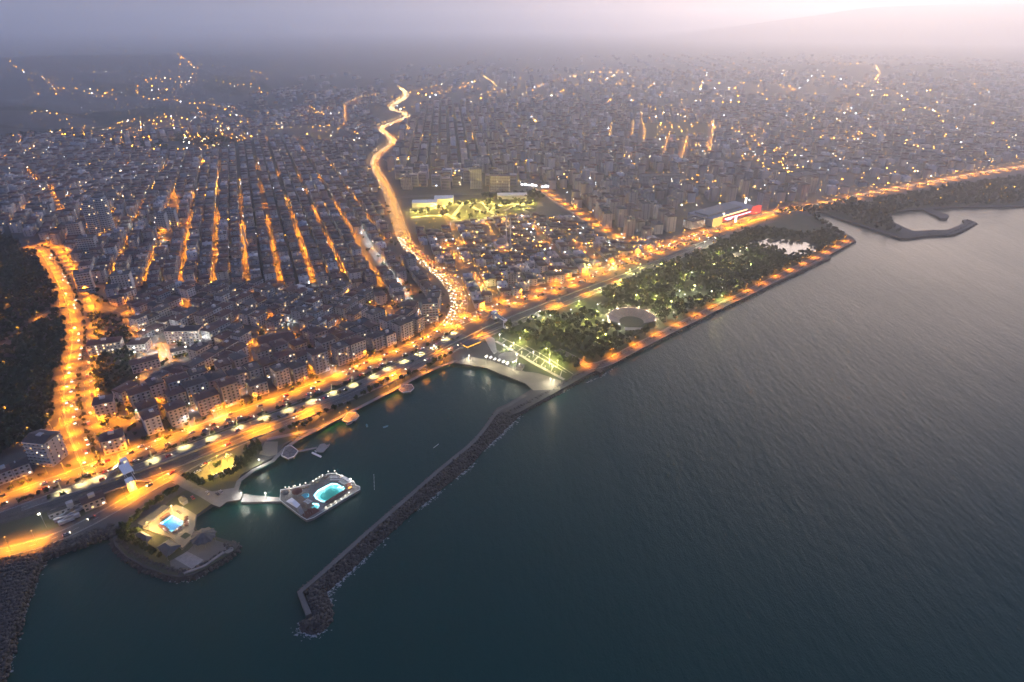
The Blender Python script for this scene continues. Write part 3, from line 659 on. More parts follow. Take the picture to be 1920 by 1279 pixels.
quarter('foothill', [(10, 820), (0, 760), (40, 740), (100, 790), (130, 770), (150, 830), (165, 862), (90, 885), (0, 915), (-60, 930), (-60, 830)], (.7, .7), (2, 2, 3), ('gable', 'hip'), period=40, depth=9, wmin=9, wmax=14, skip=.45)
for b in RECS: b['z'] = 0.0
X = np.array([b['x'] for b in RECS]); Y = np.array([b['y'] for b in RECS]); Z = height(X, Y)
PX, PY, DEP = px_of(X, Y, Z)
for i, b in enumerate(RECS):
    b['z'] = float(Z[i]); b['vis'] = -20 < PX[i] < 1945 and PY[i] < 1290
    b['size'] = (b['w'] * (b['fl'] * FH + 5)) / DEP[i] ** 2 * (1 if b['vis'] else 0); b['dep'] = DEP[i]
order = sorted(range(len(RECS)), key=lambda i: -RECS[i]['size'])
NEAR = set(order[:300])
print('buildings', len(RECS))
ORD = ['first', 'second', 'third', 'fourth', 'fifth', 'sixth', 'seventh', 'eighth', 'ninth', 'tenth', '11th', '12th', '13th', '14th', '15th', '16th', '17th', '18th', '19th', '20th'] + [f'{i}th' for i in range(21, 200)]
for i in (21, 22, 23, 31, 32, 33, 41, 42, 43): ORD[i - 1] = f"{i}{ {1: 'st', 2: 'nd', 3: 'rd'}[i % 10]}"
NUM = ['', 'single', 'two', 'three', 'four', 'five', 'six', 'seven', 'eight', 'nine', 'ten', 'eleven', 'twelve']
near_recs = [RECS[i] for i in sorted(NEAR)]
rows_seen = {}
for b in near_recs: rows_seen.setdefault((b['zone'], b['row']), []).append(b)
zone_rows = {}
for (z, r) in sorted(rows_seen): zone_rows.setdefault(z, []).append(r)
GROUPS = {'coast': 'apartment blocks along the coast highway', 'middle': 'houses in the streets behind the coast rows', 'upper': 'houses of the upper street grid', 'workshops': 'workshops right of the highway', 'foothill': 'houses below the wooded hill', 'hillside': 'hillside houses', 'towers': 'tower blocks', 'centre': 'town centre blocks', 'plain': 'blocks on the plain', 'outskirts': 'outskirts blocks'}
WHERE = {'coast': ('row back from the coast highway, from the orange avenue'), 'middle': 'street row behind the coast blocks, from the sea', 'upper': 'row of the upper street grid, from the sea', 'workshops': 'workshop row right of the highway, from the sea', 'foothill': 'lane below the wooded hill', 'centre': 'row of the town centre', 'towers': 'tower row', 'plain': 'row on the plain', 'hillside': 'hillside row', 'outskirts': 'outskirts row'}
for (z, r), bl in rows_seen.items():
    ri = zone_rows[z].index(r)
    for k, b in enumerate(bl):
        o = make_building(b)
        lab = f"{b['wall_word']} {NUM[b['fl']]}-storey block, {b['roof_word']} roof, {ORD[k]} in the {ORD[ri]} {WHERE[z]}"
        while len(lab.split()) > 16 and ',' in lab: lab = lab.replace(f"{NUM[b['fl']]}-storey ", '') if '-storey' in lab else lab.replace(f", {b['roof_word']} roof", '') if ' roof' in lab else lab.rsplit(',', 1)[0]
        tag(o, lab, 'apartment building', GROUPS[z])
# ---- all the other buildings, as one mass for each part of the town
def mass(name, recs, windows, label, cat):
    V, F3, F4, M3, M4 = [], [], [], [], []; n = 0
    for b in recs:
        r = random.Random(b['seed']); w, d, fl = b['w'], b['d'], b['fl']; h = fl * FH + .6; c, s = math.cos(b['rot']), math.sin(b['rot']); bx_, by_, bz = b['x'], b['y'], b['z']
        def put(vs_, fs, mi):
            nonlocal n
            V.extend((bx_ + x * c - y * s, by_ + x * s + y * c, bz + z) for x, y, z in vs_)
            for f in fs:
                if len(f) == 4: F4.append([n + i for i in f]); M4.append(mi)
                else: F3.append([n + i for i in f]); M3.append(mi)
            n += len(vs_)
        x0, y0 = w / 2, d / 2
        put([(-x0, -y0, -1), (x0, -y0, -1), (x0, y0, -1), (-x0, y0, -1), (-x0, -y0, h), (x0, -y0, h), (x0, y0, h), (-x0, y0, h)], [(0, 1, 5, 4), (1, 2, 6, 5), (2, 3, 7, 6), (3, 0, 4, 7)] + ([(4, 5, 6, 7)] if b['roof'] == 'flat' else []), 0)
        if b['roof'] != 'flat':
            rv, rf = roof_geo(w, d, h, b['roof']); put(rv, rf[:-1], 1)
        else:
            x = r.uniform(-.25, .25) * w; put(*_bx(x - 1.5, x + 1.5, -1.3, 1.3, h, h + 2.5), 0)
        if windows:
            for sl in facade_slots(w, d, fl, FH):
                q = slot_quad(*sl, w, d, .05); put(q, [(0, 1, 2, 3)], 3 if r.random() < .05 else 2)
        else:
            for f in range(fl):
                for side, L in ((0, w), (2, w)):
                    put(slot_quad(side, -L * .42, L * .42, f * FH + 1, f * FH + 2.3, w, d, .06), [(0, 1, 2, 3)], 2)
                if r.random() < .16:
                    u = r.uniform(-.4, .3) * w; put(slot_quad(r.choice((0, 2)), u, u + 2.2, f * FH + .8, f * FH + 2.5, w, d, .12), [(0, 1, 2, 3)], 4)
    Vn = np.array(V, np.float32)
    me = bpy.data.meshes.new(name); k3, k4 = len(F3), len(F4)
    me.vertices.add(len(Vn)); me.vertices.foreach_set('co', Vn.ravel())
    L = np.r_[np.array(F4, np.int32).ravel(), np.array(F3, np.int32).ravel()] if k3 else np.array(F4, np.int32).ravel()
    me.loops.add(len(L)); me.loops.foreach_set('vertex_index', L)
    me.polygons.add(k3 + k4); me.polygons.foreach_set('loop_start', np.r_[np.arange(k4) * 4, 4 * k4 + np.arange(k3) * 3].astype(np.int32))
    me.polygons.foreach_set('material_index', np.array(M4 + M3, np.int32)); me.update(calc_edges=True)
    o = link(name, me, [M['wall_mass'], M['roof_mass'], M['glass'], M['lit'], M['lit_far']]); tag(o, label, cat, kind='stuff')
    print(name, len(recs), len(me.polygons))
def _bx(*a):
    m = MB(); m.box(*a, bottom=False); return m.v, m.f
rest = [b for i, b in enumerate(RECS) if i not in NEAR and (b['vis'] or b['dep'] < 2500)]
mass('packed_houses', [b for b in rest if b['dep'] < 1050], True, 'close-packed tile-roofed houses filling the blocks inland of the coast rows', 'houses')
mass('distant_town', [b for b in rest if b['dep'] >= 1050], False, 'hazy distant town of apartment blocks spreading to the hills', 'town')

# ------------------------------------------------------------------ street lamps
ORANGE, AMBER, CREAM, COOL, LIME = (1.0, 0.29, 0.006), (1.0, 0.36, 0.02), (1.0, 0.8, 0.34), (0.9, 0.97, 1.0), (1.0, 0.85, 0.22)
def lamp_meshes(h, arm, double=False):
    p = MB(); p.cyl(0, 0, 0, h, .13, .08, 6)
    if arm: p.box(-.06 - (arm if double else 0), arm, -.06, .06, h - .1, h + .02)
    hd = MB()
    for x in ((arm, -arm) if double else (arm,)): hd.box(x - .5, x + .5, -.22, .22, h - .02, h + .16)
    return p.mesh('pole'), hd.mesh('lamp_head')
def bulb_mesh(h, arm, r=.42, double=False):
    b = MB()
    for x in ((arm, -arm) if double else (arm,)): b.lathe(x, 0, [(.05, h - .02 - r), (r * .8, h - r * .75), (r, h - r * .3), (r * .6, h - .03)], 6)
    return b.mesh('bulb')
LAMP_KINDS = {}; LAMP_GAIN = 0.075
def lamp_kind(key, h, arm, col, estr, power, double=False, r=.42, spot=None, lr=.35):
    pm, hm = lamp_meshes(h, arm, double); bm = bulb_mesh(h, arm, r, double)
    pm.materials.append(M['steel']); hm.materials.append(M['steel']); bm.materials.append(emit_mat('bulb_' + key, tuple(min(1, c * .8 + .2 * max(col)) if i < 2 else c * .85 + .05 for i, c in enumerate(col)), estr))
    L = bpy.data.lights.new('light_' + key, 'SPOT' if spot else 'POINT'); L.energy = power * LAMP_GAIN; L.color = col; L.shadow_soft_size = lr; L.cycles.use_multiple_importance_sampling = False
    if spot: L.spot_size = R(spot); L.spot_blend = 1.0
    LAMP_KINDS[key] = (pm, hm, bm, L, h, arm)
def lamp(key, x, y, rz, label, group, z=None, name='street_lamp', light=True):
    pm, hm, bm, L, h, arm = LAMP_KINDS[key]
    zz = float(height(x, y)) if z is None else z
    o = empty(name, (x, y, zz), rz); link('pole', pm, None, o); link('lamp_head', hm, None, o); link('bulb', bm, None, o)
    if light:
        l = bpy.data.objects.new('lamp_light', L); COL.objects.link(l); l.parent = o; l.location = (arm, 0, h - .8)
    tag(o, label, 'street lamp', group); return o
lamp_kind('coast', 10, 2.2, ORANGE, .12, 23000, lr=.4, r=.5, spot=142)
lamp_kind('avenue', 10, 2.4, ORANGE, .12, 27000, r=.5, spot=138)
lamp_kind('hwy', 11, 2.0, AMBER, .16, 17000, double=True, r=.5, spot=150)
lamp_kind('boul', 9, 1.8, ORANGE, .2, 21000, r=.5, spot=152)
lamp_kind('street', 7.5, 1.2, ORANGE, .16, 5200, r=.5, spot=160)
lamp_kind('streetw', 7.5, 1.2, COOL, .14, 2000, r=.5, spot=158)
lamp_kind('prom', 9, 1.8, (1, .25, .008), .16, 17000, r=.5, spot=148)
lamp_kind('strip', 9, 1.5, CREAM, .1, 12000, spot=82, r=.4)
lamp_kind('park', 6.2, 0, LIME, .55, 6500, r=.55)
lamp_kind('parkw', 6, 0, (1, .95, .8), .5, 2000, r=.5)
lamp_kind('globe', 4.2, 0, (1, .95, .82), .2, 70, r=.42)
lamp_kind('flood', 13, 1.0, (1, .96, .82), .35, 2500, r=.8)
lamp_kind('courtflood', 11, 1.0, (1, .9, .6), .25, 2500, r=.7)
lamp_kind('yard', 9, .6, (1, .62, .06), .2, 3800, r=.6); lamp_kind('amphi', 7, 0, (1, .75, .45), .3, 2600, r=.5); lamp_kind('platflood', 8, .5, (1, .95, .85), .35, 500, r=.7)
LAMPED = []
def lamps_along(key, P, off, spacing, label, group, start=0.0, toward=1, i0=0, i1=None, jitter=0.0):
    Q = resample(P[i0:i1], spacing); Q = Q + (rng.uniform(-jitter, jitter, Q.shape) if jitter else 0); t, n = normals(Q); E = Q + n * off; k_n = 0
    for (x, y), nn in zip(E, n):
        d = -nn * (1 if off > 0 else -1) * toward
        px, py, dep = px_of(x, y, 8.0)
        if not (-60 < px < 1980): continue
        LAMPED.append((x, y)); rz_ = math.atan2(d[1], d[0])
        if group is None:
            if key != 'street' or rng.random() < .8: stuff_lamp(key, x, y, rz_)
            continue
        k_n += 1; lamp(key, x, y, rz_, label.replace('#', ORD[k_n - 1]), group)
STUFF_LAMPS = []
def stuff_lamp(key, x, y, rz): STUFF_LAMPS.append((key, x, y, rz))
def build_stuff_lamps():
    pole, head, bulb = MB(), MB(), {}
    root = None; lights = []
    for key, x, y, rz in STUFF_LAMPS:
        pm, hm, bm, L, h, arm = LAMP_KINDS[key]; z = float(height(x, y)); c, s = math.cos(rz), math.sin(rz)
        pole.cyl(x, y, z, z + h, .12, .08, 4); ax_, ay_ = x + arm * c, y + arm * s
        pole.add([(x, y, z + h - .1), (ax_, ay_, z + h - .1), (ax_, ay_, z + h), (x, y, z + h)], [(0, 1, 2, 3)])
        k = 1 if key == 'streetw' else 0
        pole.lathe(ax_, ay_, [(.05, z + h - .6), (.45, z + h - .42), (.55, z + h - .18), (.3, z + h - .03)], 6, mi=1 + k); lights.append((L, ax_, ay_, z + h - .8))
    o = pole.build('side_street_lamps', [M['steel'], LAMP_KINDS['street'][2].materials[0], LAMP_KINDS['streetw'][2].materials[0]])
    tag(o, 'small orange and white lamps filling the side streets of the old town', 'street lamps', kind='stuff')
    for L, x, y, z in lights:
        l = bpy.data.objects.new('lamp_light', L); COL.objects.link(l); l.parent = o; l.location = (x, y, z)
def near_i(P, px): return int(np.argmin(np.hypot(*(P - g(*px)).T)))
i_turn = near_i(P_coast, (840, 615)); i_far = near_i(P_coast, (703, 312)); i_end = near_i(P_coast, (764, 218))
lamps_along('coast', P_coast, 11.2, 22, '# orange street lamp from the left along the inland kerb of the coast highway', 'orange lamps along the coast highway', i1=i_turn)
lamps_along('hwy', P_coast, 0.01, 26, '# double-headed amber lamp from the sea on the median of the curving highway', 'amber lamps along the curving highway', i0=i_turn, i1=i_far)
lamps_along('avenue', P_aven, 12.6, 21, '# orange lamp from the top on the hill side of the orange avenue', 'orange lamps on the avenue, hill side')
lamps_along('avenue', P_aven, -12.6, 21, '# orange lamp from the top on the town side of the orange avenue', 'orange lamps on the avenue, town side')
i_b = near_i(P_boul, (1500, 390))
lamps_along('boul', P_boul, 10.2, 28, '# amber lamp from the left along the seaside boulevard behind the park', 'amber lamps along the seaside boulevard', i1=i_b)
lamps_along('prom', P_prom, 6.4, 36, '# orange-red lamp from the left on the park promenade above the sea', 'orange lamps on the park promenade')
lamps_along('boul', P_b2, 9.5, 34, '# amber lamp from the top on the broad market boulevard', 'amber lamps on the market boulevard')
lamps_along('street', P_hill, 3, 30, '# orange lamp from the left on the road through the dark wood', 'orange lamps in the wood')
lamps_along('street', P_cross, 3, 24, '# orange lamp on the side street right of the avenue', 'orange lamps on the side street')
lamps_along('street', P_side, 3, 16, '# orange lamp down the lane left of the school yard', 'orange lamps on the lane')
for k_, W_ in enumerate(STREET_W):
    px, py, dep = px_of(*W_.mean(0), 5)
    if dep < 1500: lamps_along('street', resample(W_, 5), 2.2, 21 if dep < 1100 else 32, None, None, jitter=2.0)
lamps_along('streetw', P_white, 2.5, 17, None, None)
for q_, (px, py) in enumerate([(117, 924), (155, 908), (185, 897), (222, 886), (287, 864), (345, 839), (397, 821), (447, 802), (495, 784), (540, 769), (585, 753), (624, 737), (662, 722), (700, 706), (727, 692), (757, 678), (786, 664), (812, 652), (835, 637), (850, 624)]):
    c = g(px, py); i = int(np.argmin(np.hypot(*(P_strip - c).T))); t, n = normals(P_strip); p = P_strip[i] * 0 + c + n[i] * 1.5
    lamp('strip', p[0], p[1], math.atan2(-n[i][1], -n[i][0]), f'{ORD[q_]} cream lamp from the left on the station service road', 'cream lamps on the service road'); LAMPED.append(tuple(p))
for q_, (px, py) in enumerate([(20, 1032), (70, 1020), (238, 938), (262, 925), (308, 900), (420, 838), (476, 814), (500, 806), (575, 781), (590, 775), (726, 715), (745, 705), (832, 664), (905, 630), (1040, 578), (1050, 575), (1105, 553), (1160, 530)]):
    c = g(px, py); lamp('coast', c[0], c[1], 2.3, f'{ORD[q_]} orange lamp from the left beside the seaside road', 'orange lamps on the seaside road'); LAMPED.append(tuple(c))
for q_, (px, py) in enumerate([(560, 815), (610, 801), (640, 788), (655, 778), (730, 738), (745, 728), (800, 698), (832, 680)]):
    c = g(px, py); lamp('street', c[0], c[1], 2.3, f'{ORD[q_]} orange lamp from the left on the lagoon shore walk', 'orange lamps on the shore walk'); LAMPED.append(tuple(c))
for q_, (px, py) in enumerate(sorted([(310, 832), (325, 823), (367, 800), (400, 786), (425, 780), (452, 768), (482, 757), (522, 742), (572, 726), (600, 717), (622, 708), (690, 680), (285, 803), (320, 763), (300, 840), (345, 812)])):
    c = g(px, py - 4); lamp('street', c[0], c[1], -.8, f'{ORD[q_]} orange lamp from the left at the foot of the front apartment row', 'orange lamps below the front row'); LAMPED.append(tuple(c))
for q_, (px, py) in enumerate(sorted([(15, 775), (17, 803), (92, 790), (100, 810), (60, 815), (30, 835), (8, 690), (14, 570), (40, 475), (40, 895), (90, 890), (25, 918), (55, 905), (5, 505), (190, 570)])):
    c = g(px, py); lamp('street', c[0], c[1], random.uniform(0, 6), f'{ORD[q_]} orange lamp from the left among the dark trees of the foothill', 'orange lamps at the foothill'); LAMPED.append(tuple(c))
for P_, off_s, sp_ in ((P_boul[:i_b], -10.2, 30), (P_boul[i_b:], -10.2, 40), (P_coast[i_far:i_end], 0.01, 34), (P_boul[i_b:], 10.2, 38)): lamps_along('boul', P_, off_s, sp_, None, None)
for W_ in STREET_W:
    if 1500 <= px_of(*W_.mean(0), 5)[2] < 2600: lamps_along('street', resample(W_, 8), 2.2, 36, None, None)
# further lit lanes of the upper town: short runs of lamps along the grid
n_ok = 0
while n_ok < 125:
    c = g(rng.uniform(0, 745), rng.uniform(262, 530))
    if not inside(LEFT_CITY, c[0:1], c[1:2])[0]: continue
    bb_ = 4 + 39 * round((c @ BXU - 4) / 39); p0 = AXU * (c @ AXU) + BXU * bb_; L_ = rng.uniform(8, 75); n_ok += 1
    for q in np.arange(0, L_, 26): pt = p0 + AXU * q; stuff_lamp('street', pt[0], pt[1], rng.uniform(0, 6))
# scattered orange lamps between the houses of the old town
cand = LEFT_CITY[rng.integers(0, len(LEFT_CITY), 1)]
n_ok = 0
n_ok = 0
while n_ok < 190:
    px, py = rng.uniform(200, 830), rng.uniform(400, 800); c = g(px, py)
    if not inside(LEFT_CITY, c[0:1], c[1:2])[0] or min(np.hypot(X - c[0], Y - c[1])) < 7.0: continue
    w_ = rng.random() < .15; n_ok += 1
    stuff_lamp('streetw' if w_ else 'street', c[0], c[1], rng.uniform(0, 6))
build_stuff_lamps()
PARK_LIME = [(888, 545), (905, 540), (1105, 500), (1180, 510), (1163, 530), (1192, 558), (1230, 560), (1228, 535), (1258, 570), (1235, 582), (1270, 543), (1310, 560), (1338, 500), (1365, 497), (1400, 500), (1345, 480), (1050, 610), (1020, 602), (1100, 605), (1120, 590), (1000, 600), (1055, 625), (985, 625), (975, 640), (1025, 660), (1030, 672), (1045, 683), (1130, 625), (1135, 632), (1120, 640), (1085, 570), (1150, 500), (1200, 500), (1125, 545), (1150, 560), (1265, 500), (1285, 520), (1300, 540), (1420, 487), (1230, 520), (1200, 545), (1240, 500), (1352, 560), (1380, 530), (1320, 520)]
for q_, (px, py) in enumerate(sorted(PARK_LIME)):
    c = g(px, py + 3); lamp('park', c[0], c[1], 0, f'{ORD[q_]} yellow-green path lamp from the left among the park trees', 'yellow path lamps in the park', name='path_lamp')
lamp_kind('lawn', 4, 0, (1, .8, .2), .25, 520, r=.4)
for q_, (px, py) in enumerate([(958, 654), (978, 666), (992, 675), (1006, 684), (1012, 670), (1022, 693), (1034, 688), (1040, 704)]):
    c = g(px, py); lamp('lawn', c[0], c[1], 0, f'{ORD[q_]} yellow lamp from the left on the lawn of gridded paths', 'yellow lamps on the path lawn', name='path_lamp')
for q_, (px, py) in enumerate(sorted([(937, 632), (945, 652), (963, 648), (1000, 665), (1030, 683), (1012, 588), (1032, 596), (1070, 585), (1063, 613), (1120, 575), (1160, 612), (1130, 605), (1194, 541), (1273, 549), (1283, 556), (1303, 540), (1333, 550), (1352, 520), (1296, 515), (1353, 543), (1262, 590), (1408, 500), (1232, 585), (968, 683), (880, 672), (1032, 716)])):
    c = g(px, py + 4); lamp('parkw', c[0], c[1], 0, f'{ORD[q_]} bright white lamp from the left in the seaside park', 'white lamps in the park', name='path_lamp')
for i, (px, py, lab) in enumerate([(275, 634, 'white floodlight on the school yard wall, nearest the lane'), (300, 636, 'white floodlight on the school yard wall, right one'), (352, 668, 'strong white floodlight at the school gate'), (257, 668, 'white floodlight at the left edge of the school yard'), (257, 678, 'white floodlight lower at the left edge of the school yard'), (388, 648, 'white floodlight on the long school roof'), (450, 465, 'white floodlight by the dome of the mosque'), (258, 428, 'white floodlight by the round tower car park'), (85, 868, 'white floodlight below the gabled block on the left'), (87, 985, 'white floodlight at the depot beside the tram line')]):
    c = g(px, py + 4); lamp('flood', c[0], c[1], random.uniform(0, 6), lab, 'white floodlights in the town', name='floodlight')
for q_, (px, py) in enumerate([(1308, 461), (1338, 459), (1325, 458), (1318, 466), (1370, 478), (1396, 478), (1384, 484)]):
    c = g(px, py); lamp('courtflood', c[0], c[1], 0, f'{ORD[q_]} floodlight mast from the left at the lit park sports courts', 'sports court masts', name='floodlight')
for q_, (px, py) in enumerate([(395, 885), (410, 872), (428, 868)]):
    c = g(px, py); lamp('yard', c[0], c[1], 0, f'{ORD[q_]} warm yellow lamp from the left in the car yard', 'car yard lamps', name='floodlight')

# ---- the thousands of far lamps and lit shop fronts, seen as dots
def dots(name, pts, col_pal, r, label, s):
    """pts (n,3) with r (n,): small lamp heads on posts"""
    oc = np.array([(1, 0, 0), (0, 1, 0), (-1, 0, 0), (0, -1, 0), (0, 0, 1), (0, 0, -1)], float)
    of = np.array([(0, 1, 4), (1, 2, 4), (2, 3, 4), (3, 0, 4), (1, 0, 5), (2, 1, 5), (3, 2, 5), (0, 3, 5)])
    n = len(pts); V = (oc[None] * np.asarray(r)[:, None, None] + pts[:, None]).reshape(-1, 3); F = (of[None] + 6 * np.arange(n)[:, None, None]).reshape(-1, 3)
    me = np_mesh(name, V, F); o = link(name, me, emit_mat(name, (1, .5, .1), s, col_pal)); tag(o, label, 'lamps', kind='stuff')
def dots_px(n, poly, hgt=7):
    poly = np.array(poly, float); lo, hi = poly.min(0), poly.max(0); out = []
    while len(out) < n:
        p = rng.uniform(lo, hi, (n * 2, 2)); p = p[inside(poly, p[:, 0], p[:, 1])]; out += list(p)
    p = np.array(out[:n]); W_ = g(p[:, 0], p[:, 1]); ok = inside(land_outline, W_[:, 0], W_[:, 1]); W_ = W_[ok]
    return np.column_stack([W_, height(W_[:, 0], W_[:, 1]) + hgt])
OP = [(1, .36, .02), (1, .42, .05), (1, .38, .03), (1, .5, .1), (1, .8, .5), (1, .4, .04), (1, .45, .06), (1, .37, .03), (1, .42, .05), (.9, .95, 1)]
D = [dots_px(420, [(0, 270), (240, 285), (420, 290), (560, 240), (690, 300), (740, 400), (800, 480), (700, 560), (300, 560), (160, 480), (0, 420)]),
     dots_px(170, [(250, 560), (820, 560), (800, 620), (250, 830)]),
     dots_px(170, [(200, 290), (330, 215), (640, 205), (700, 290), (560, 235), (420, 288)]),
     dots_px(110, [(0, 262), (240, 285), (330, 215), (120, 245)]),
     dots_px(420, [(770, 420), (1000, 405), (1150, 445), (1330, 425), (1250, 455), (1040, 535), (870, 580)]),
     dots_px(520, [(740, 355), (720, 300), (760, 225), (1180, 190), (1400, 230), (1600, 330), (1540, 370), (1330, 420), (1150, 440), (1020, 350)]),
     dots_px(420, [(560, 200), (1000, 140), (1500, 130), (1920, 160), (1920, 240), (1180, 205), (700, 215)]),
     dots_px(300, [(1180, 205), (1920, 240), (1920, 305), (1560, 372), (1300, 300)]),
     dots_px(90, [(1560, 395), (1900, 325), (1920, 385), (1700, 392)])]
def dot_lines(n, poly, axis, lo, hi, sp):
    out = []; poly = np.array(poly, float); ax_ = np.array(axis) / np.hypot(*axis); bx_ = np.array([ax_[1], -ax_[0]])
    while len(out) < n:
        p = rng.uniform(poly.min(0), poly.max(0))
        if not inside(poly, p[0:1], p[1:2])[0]: continue
        c = g(*p); v = ax_ if rng.random() < .75 else bx_; s = np.arange(0, rng.uniform(lo, hi), sp); q = c + v * s[:, None] + rng.normal(0, 1.5, (len(s), 2)); q = q[inside(land_outline, q[:, 0], q[:, 1])]
        out.append(np.column_stack([q, height(q[:, 0], q[:, 1]) + 7]))
    return np.vstack(out)
D = [d_[::4] if k_ == 8 else d_ for k_, d_ in enumerate(D)]
D += [dot_lines(60, [(0, 270), (420, 290), (690, 300), (740, 400), (160, 440), (0, 410)], AXU, 40, 160, 22), dot_lines(46, [(740, 355), (720, 300), (760, 225), (1180, 190), (1400, 230), (1600, 330), (1330, 420), (1150, 440), (1020, 350)], (-.1, 1), 80, 320, 30), dot_lines(40, [(1180, 205), (1920, 240), (1920, 300), (1560, 370), (1300, 300)], (.2, 1), 100, 400, 36), dot_lines(30, [(560, 200), (1000, 150), (1500, 135), (1920, 165), (1920, 240), (1180, 205)], (.3, 1), 200, 900, 60), dot_lines(22, [(200, 290), (330, 215), (640, 205), (700, 290)], (-.5, .86), 60, 260, 28), dot_lines(26, [(870, 560), (790, 450), (1000, 410), (1240, 450), (1040, 530)], (-.225, .974), 40, 130, 20), dot_lines(8, [(0, 250), (300, 200), (560, 130), (300, 120), (0, 150)], (.9, .3), 150, 400, 60)]
P_ = np.vstack(D); dep = px_of(*P_.T)[2]; r_ = np.clip(dep * 2.9e-4, .22, 1.7) * np.clip(rng.lognormal(-.1, .4, len(P_)), .45, 2.0)
dots('distant_lamps', P_, OP, r_, 'countless small orange and white lamps scattered over the distant town', 1.6)
HL = []
for line in ([(20, 118), (38, 135), (60, 140), (85, 152), (105, 172), (135, 165), (160, 172), (185, 181), (220, 182)], [(70, 66), (125, 80)], [(275, 152), (300, 148), (330, 150), (345, 160), (370, 135), (335, 100)], [(270, 185), (320, 190), (370, 196), (430, 208)], [(420, 160), (440, 165), (480, 165), (500, 180)], [(470, 134), (480, 137), (500, 150)], [(60, 212), (95, 214), (150, 250), (175, 248)], [(1565, 118), (1630, 124), (1648, 135), (1645, 150), (1610, 162)], [(1700, 165), (1760, 178), (1840, 195)], [(1660, 160), (1720, 200), (1760, 215)], [(1060, 150), (1130, 133), (1185, 140), (1170, 155)]):
    Q = resample(np.array(line, float), 9) + rng.normal(0, 2.2, (len(resample(np.array(line, float), 9)), 2)); W_ = g(Q[:, 0], Q[:, 1]); HL.append(np.column_stack([W_, height(W_[:, 0], W_[:, 1]) + 6]))
HL = np.vstack(HL); dots('hillside_lamps', HL, OP, np.clip(px_of(*HL.T)[2] * 5.5e-4, .4, 2.8) * rng.uniform(.6, 1.2, len(HL)), 'strings of tiny orange lamps along the far hillside roads', .55)
def string(name, lines, off, step, hgt, s, label, pal):
    out = []
    for W_ in lines:
        Q = resample(W_, step); t, n = normals(Q); out.append(np.column_stack([Q + n * off + rng.normal(0, 1, Q.shape), height(Q[:, 0], Q[:, 1]) + hgt]))
    out = np.vstack(out); dots(name, out, pal, np.clip(px_of(*out.T)[2] * 4.5e-4, .4, 1.8) * rng.uniform(.7, 1.2, len(out)), label, s)
far_hwy = P_coast[i_far:]; far_boul = P_boul[i_b:]
string('far_highway_lamps', [far_hwy, far_boul, offset(far_hwy, 9), offset(far_boul, 10)] + [W_ for W_ in STREET_W if px_of(*W_.mean(0), 5)[2] >= 1500], 4, 26, 9, .26, 'string of amber lamps along the highway winding into the haze', [(1, .5, .1), (1, .62, .2), (1, .45, .08)])

# ------------------------------------------------------------------ cars
M['headlamp'] = emit_mat('headlamp', (1, .86, .58), 0.7); M['tail'] = emit_mat('tail_lamp', (1, .06, .02), .35)
CARC = [(0.6, 0.6, 0.6), (0.05, 0.05, 0.055), (0.25, 0.26, 0.28), (0.4, 0.03, 0.03), (0.04, 0.07, 0.2), (0.7, 0.69, 0.66)]
CAR_WORDS = ['white', 'black', 'silver', 'red', 'blue', 'pale']
M['car_i'] = [mat('car_paint_' + w, c, 0.3) for c, w in zip(CARC, CAR_WORDS)]; M['tyre'] = mat('tyre', (0.02, 0.02, 0.02), 0.9)
def car_meshes():
    b = MB(); L, W = 2.15, .86
    prof = [(-L, .35), (-L, .78), (-L + .25, .9), (-1.2, .95), (.95, .93), (L - .15, .78), (L, .62), (L, .35)]
    n = len(prof); b.add([(x, -W, z) for x, z in prof] + [(x, W, z) for x, z in prof], [(i, n + i, n + (i + 1) % n, (i + 1) % n) for i in range(n)] + [tuple(range(n - 1, -1, -1)), tuple(range(n, 2 * n))])
    b.add([(-1.15, -.66, 1.42), (.35, -.66, 1.42), (.35, .66, 1.42), (-1.15, .66, 1.42), (-1.15, -.66, 1.47), (.35, -.66, 1.47), (.35, .66, 1.47), (-1.15, .66, 1.47)], [(4, 5, 6, 7), (0, 1, 5, 4), (1, 2, 6, 5), (2, 3, 7, 6), (3, 0, 4, 7)])
    gl = MB(); gl.add([(-1.7, -.78, .93), (.95, -.78, .93), (.95, .78, .93), (-1.7, .78, .93), (-1.15, -.66, 1.42), (.35, -.66, 1.42), (.35, .66, 1.42), (-1.15, .66, 1.42)], [(0, 1, 5, 4), (1, 2, 6, 5), (2, 3, 7, 6), (3, 0, 4, 7)])
    hl = MB(); hl.box(L - .02, L + .05, -.22, .22, .52, .76)
    tl = MB(); tl.box(-L - .04, -L + .01, -.18, .18, .62, .82)
    wh = MB(); wh.add([(.32 * math.cos(a), y, .32 + .32 * math.sin(a)) for y in (-.1, .1) for a in [i * math.pi / 4 for i in range(8)]], [(i, (i + 1) % 8, 8 + (i + 1) % 8, 8 + i) for i in range(8)] + [tuple(range(7, -1, -1)), tuple(range(8, 16))])
    return [m.mesh(k) for m, k in ((b, 'body'), (gl, 'window_band'), (hl, 'headlight'), (tl, 'tail_light'), (wh, 'wheel'))]
CM = car_meshes(); BODY = [CM[0].copy() for _ in CARC]
for m_, k in zip(BODY, M['car_i']): m_.materials.append(k)
CM[1].materials.append(M['glass']); CM[2].materials.append(M['headlamp']); CM[3].materials.append(M['tail']); CM[4].materials.append(M['tyre'])
HL_OFF = CM[2].copy(); HL_OFF.materials.clear(); HL_OFF.materials.append(M['white_paint']); TL_OFF = CM[3].copy(); TL_OFF.materials.clear(); TL_OFF.materials.append(M['car_i'][3])
CARS = {}
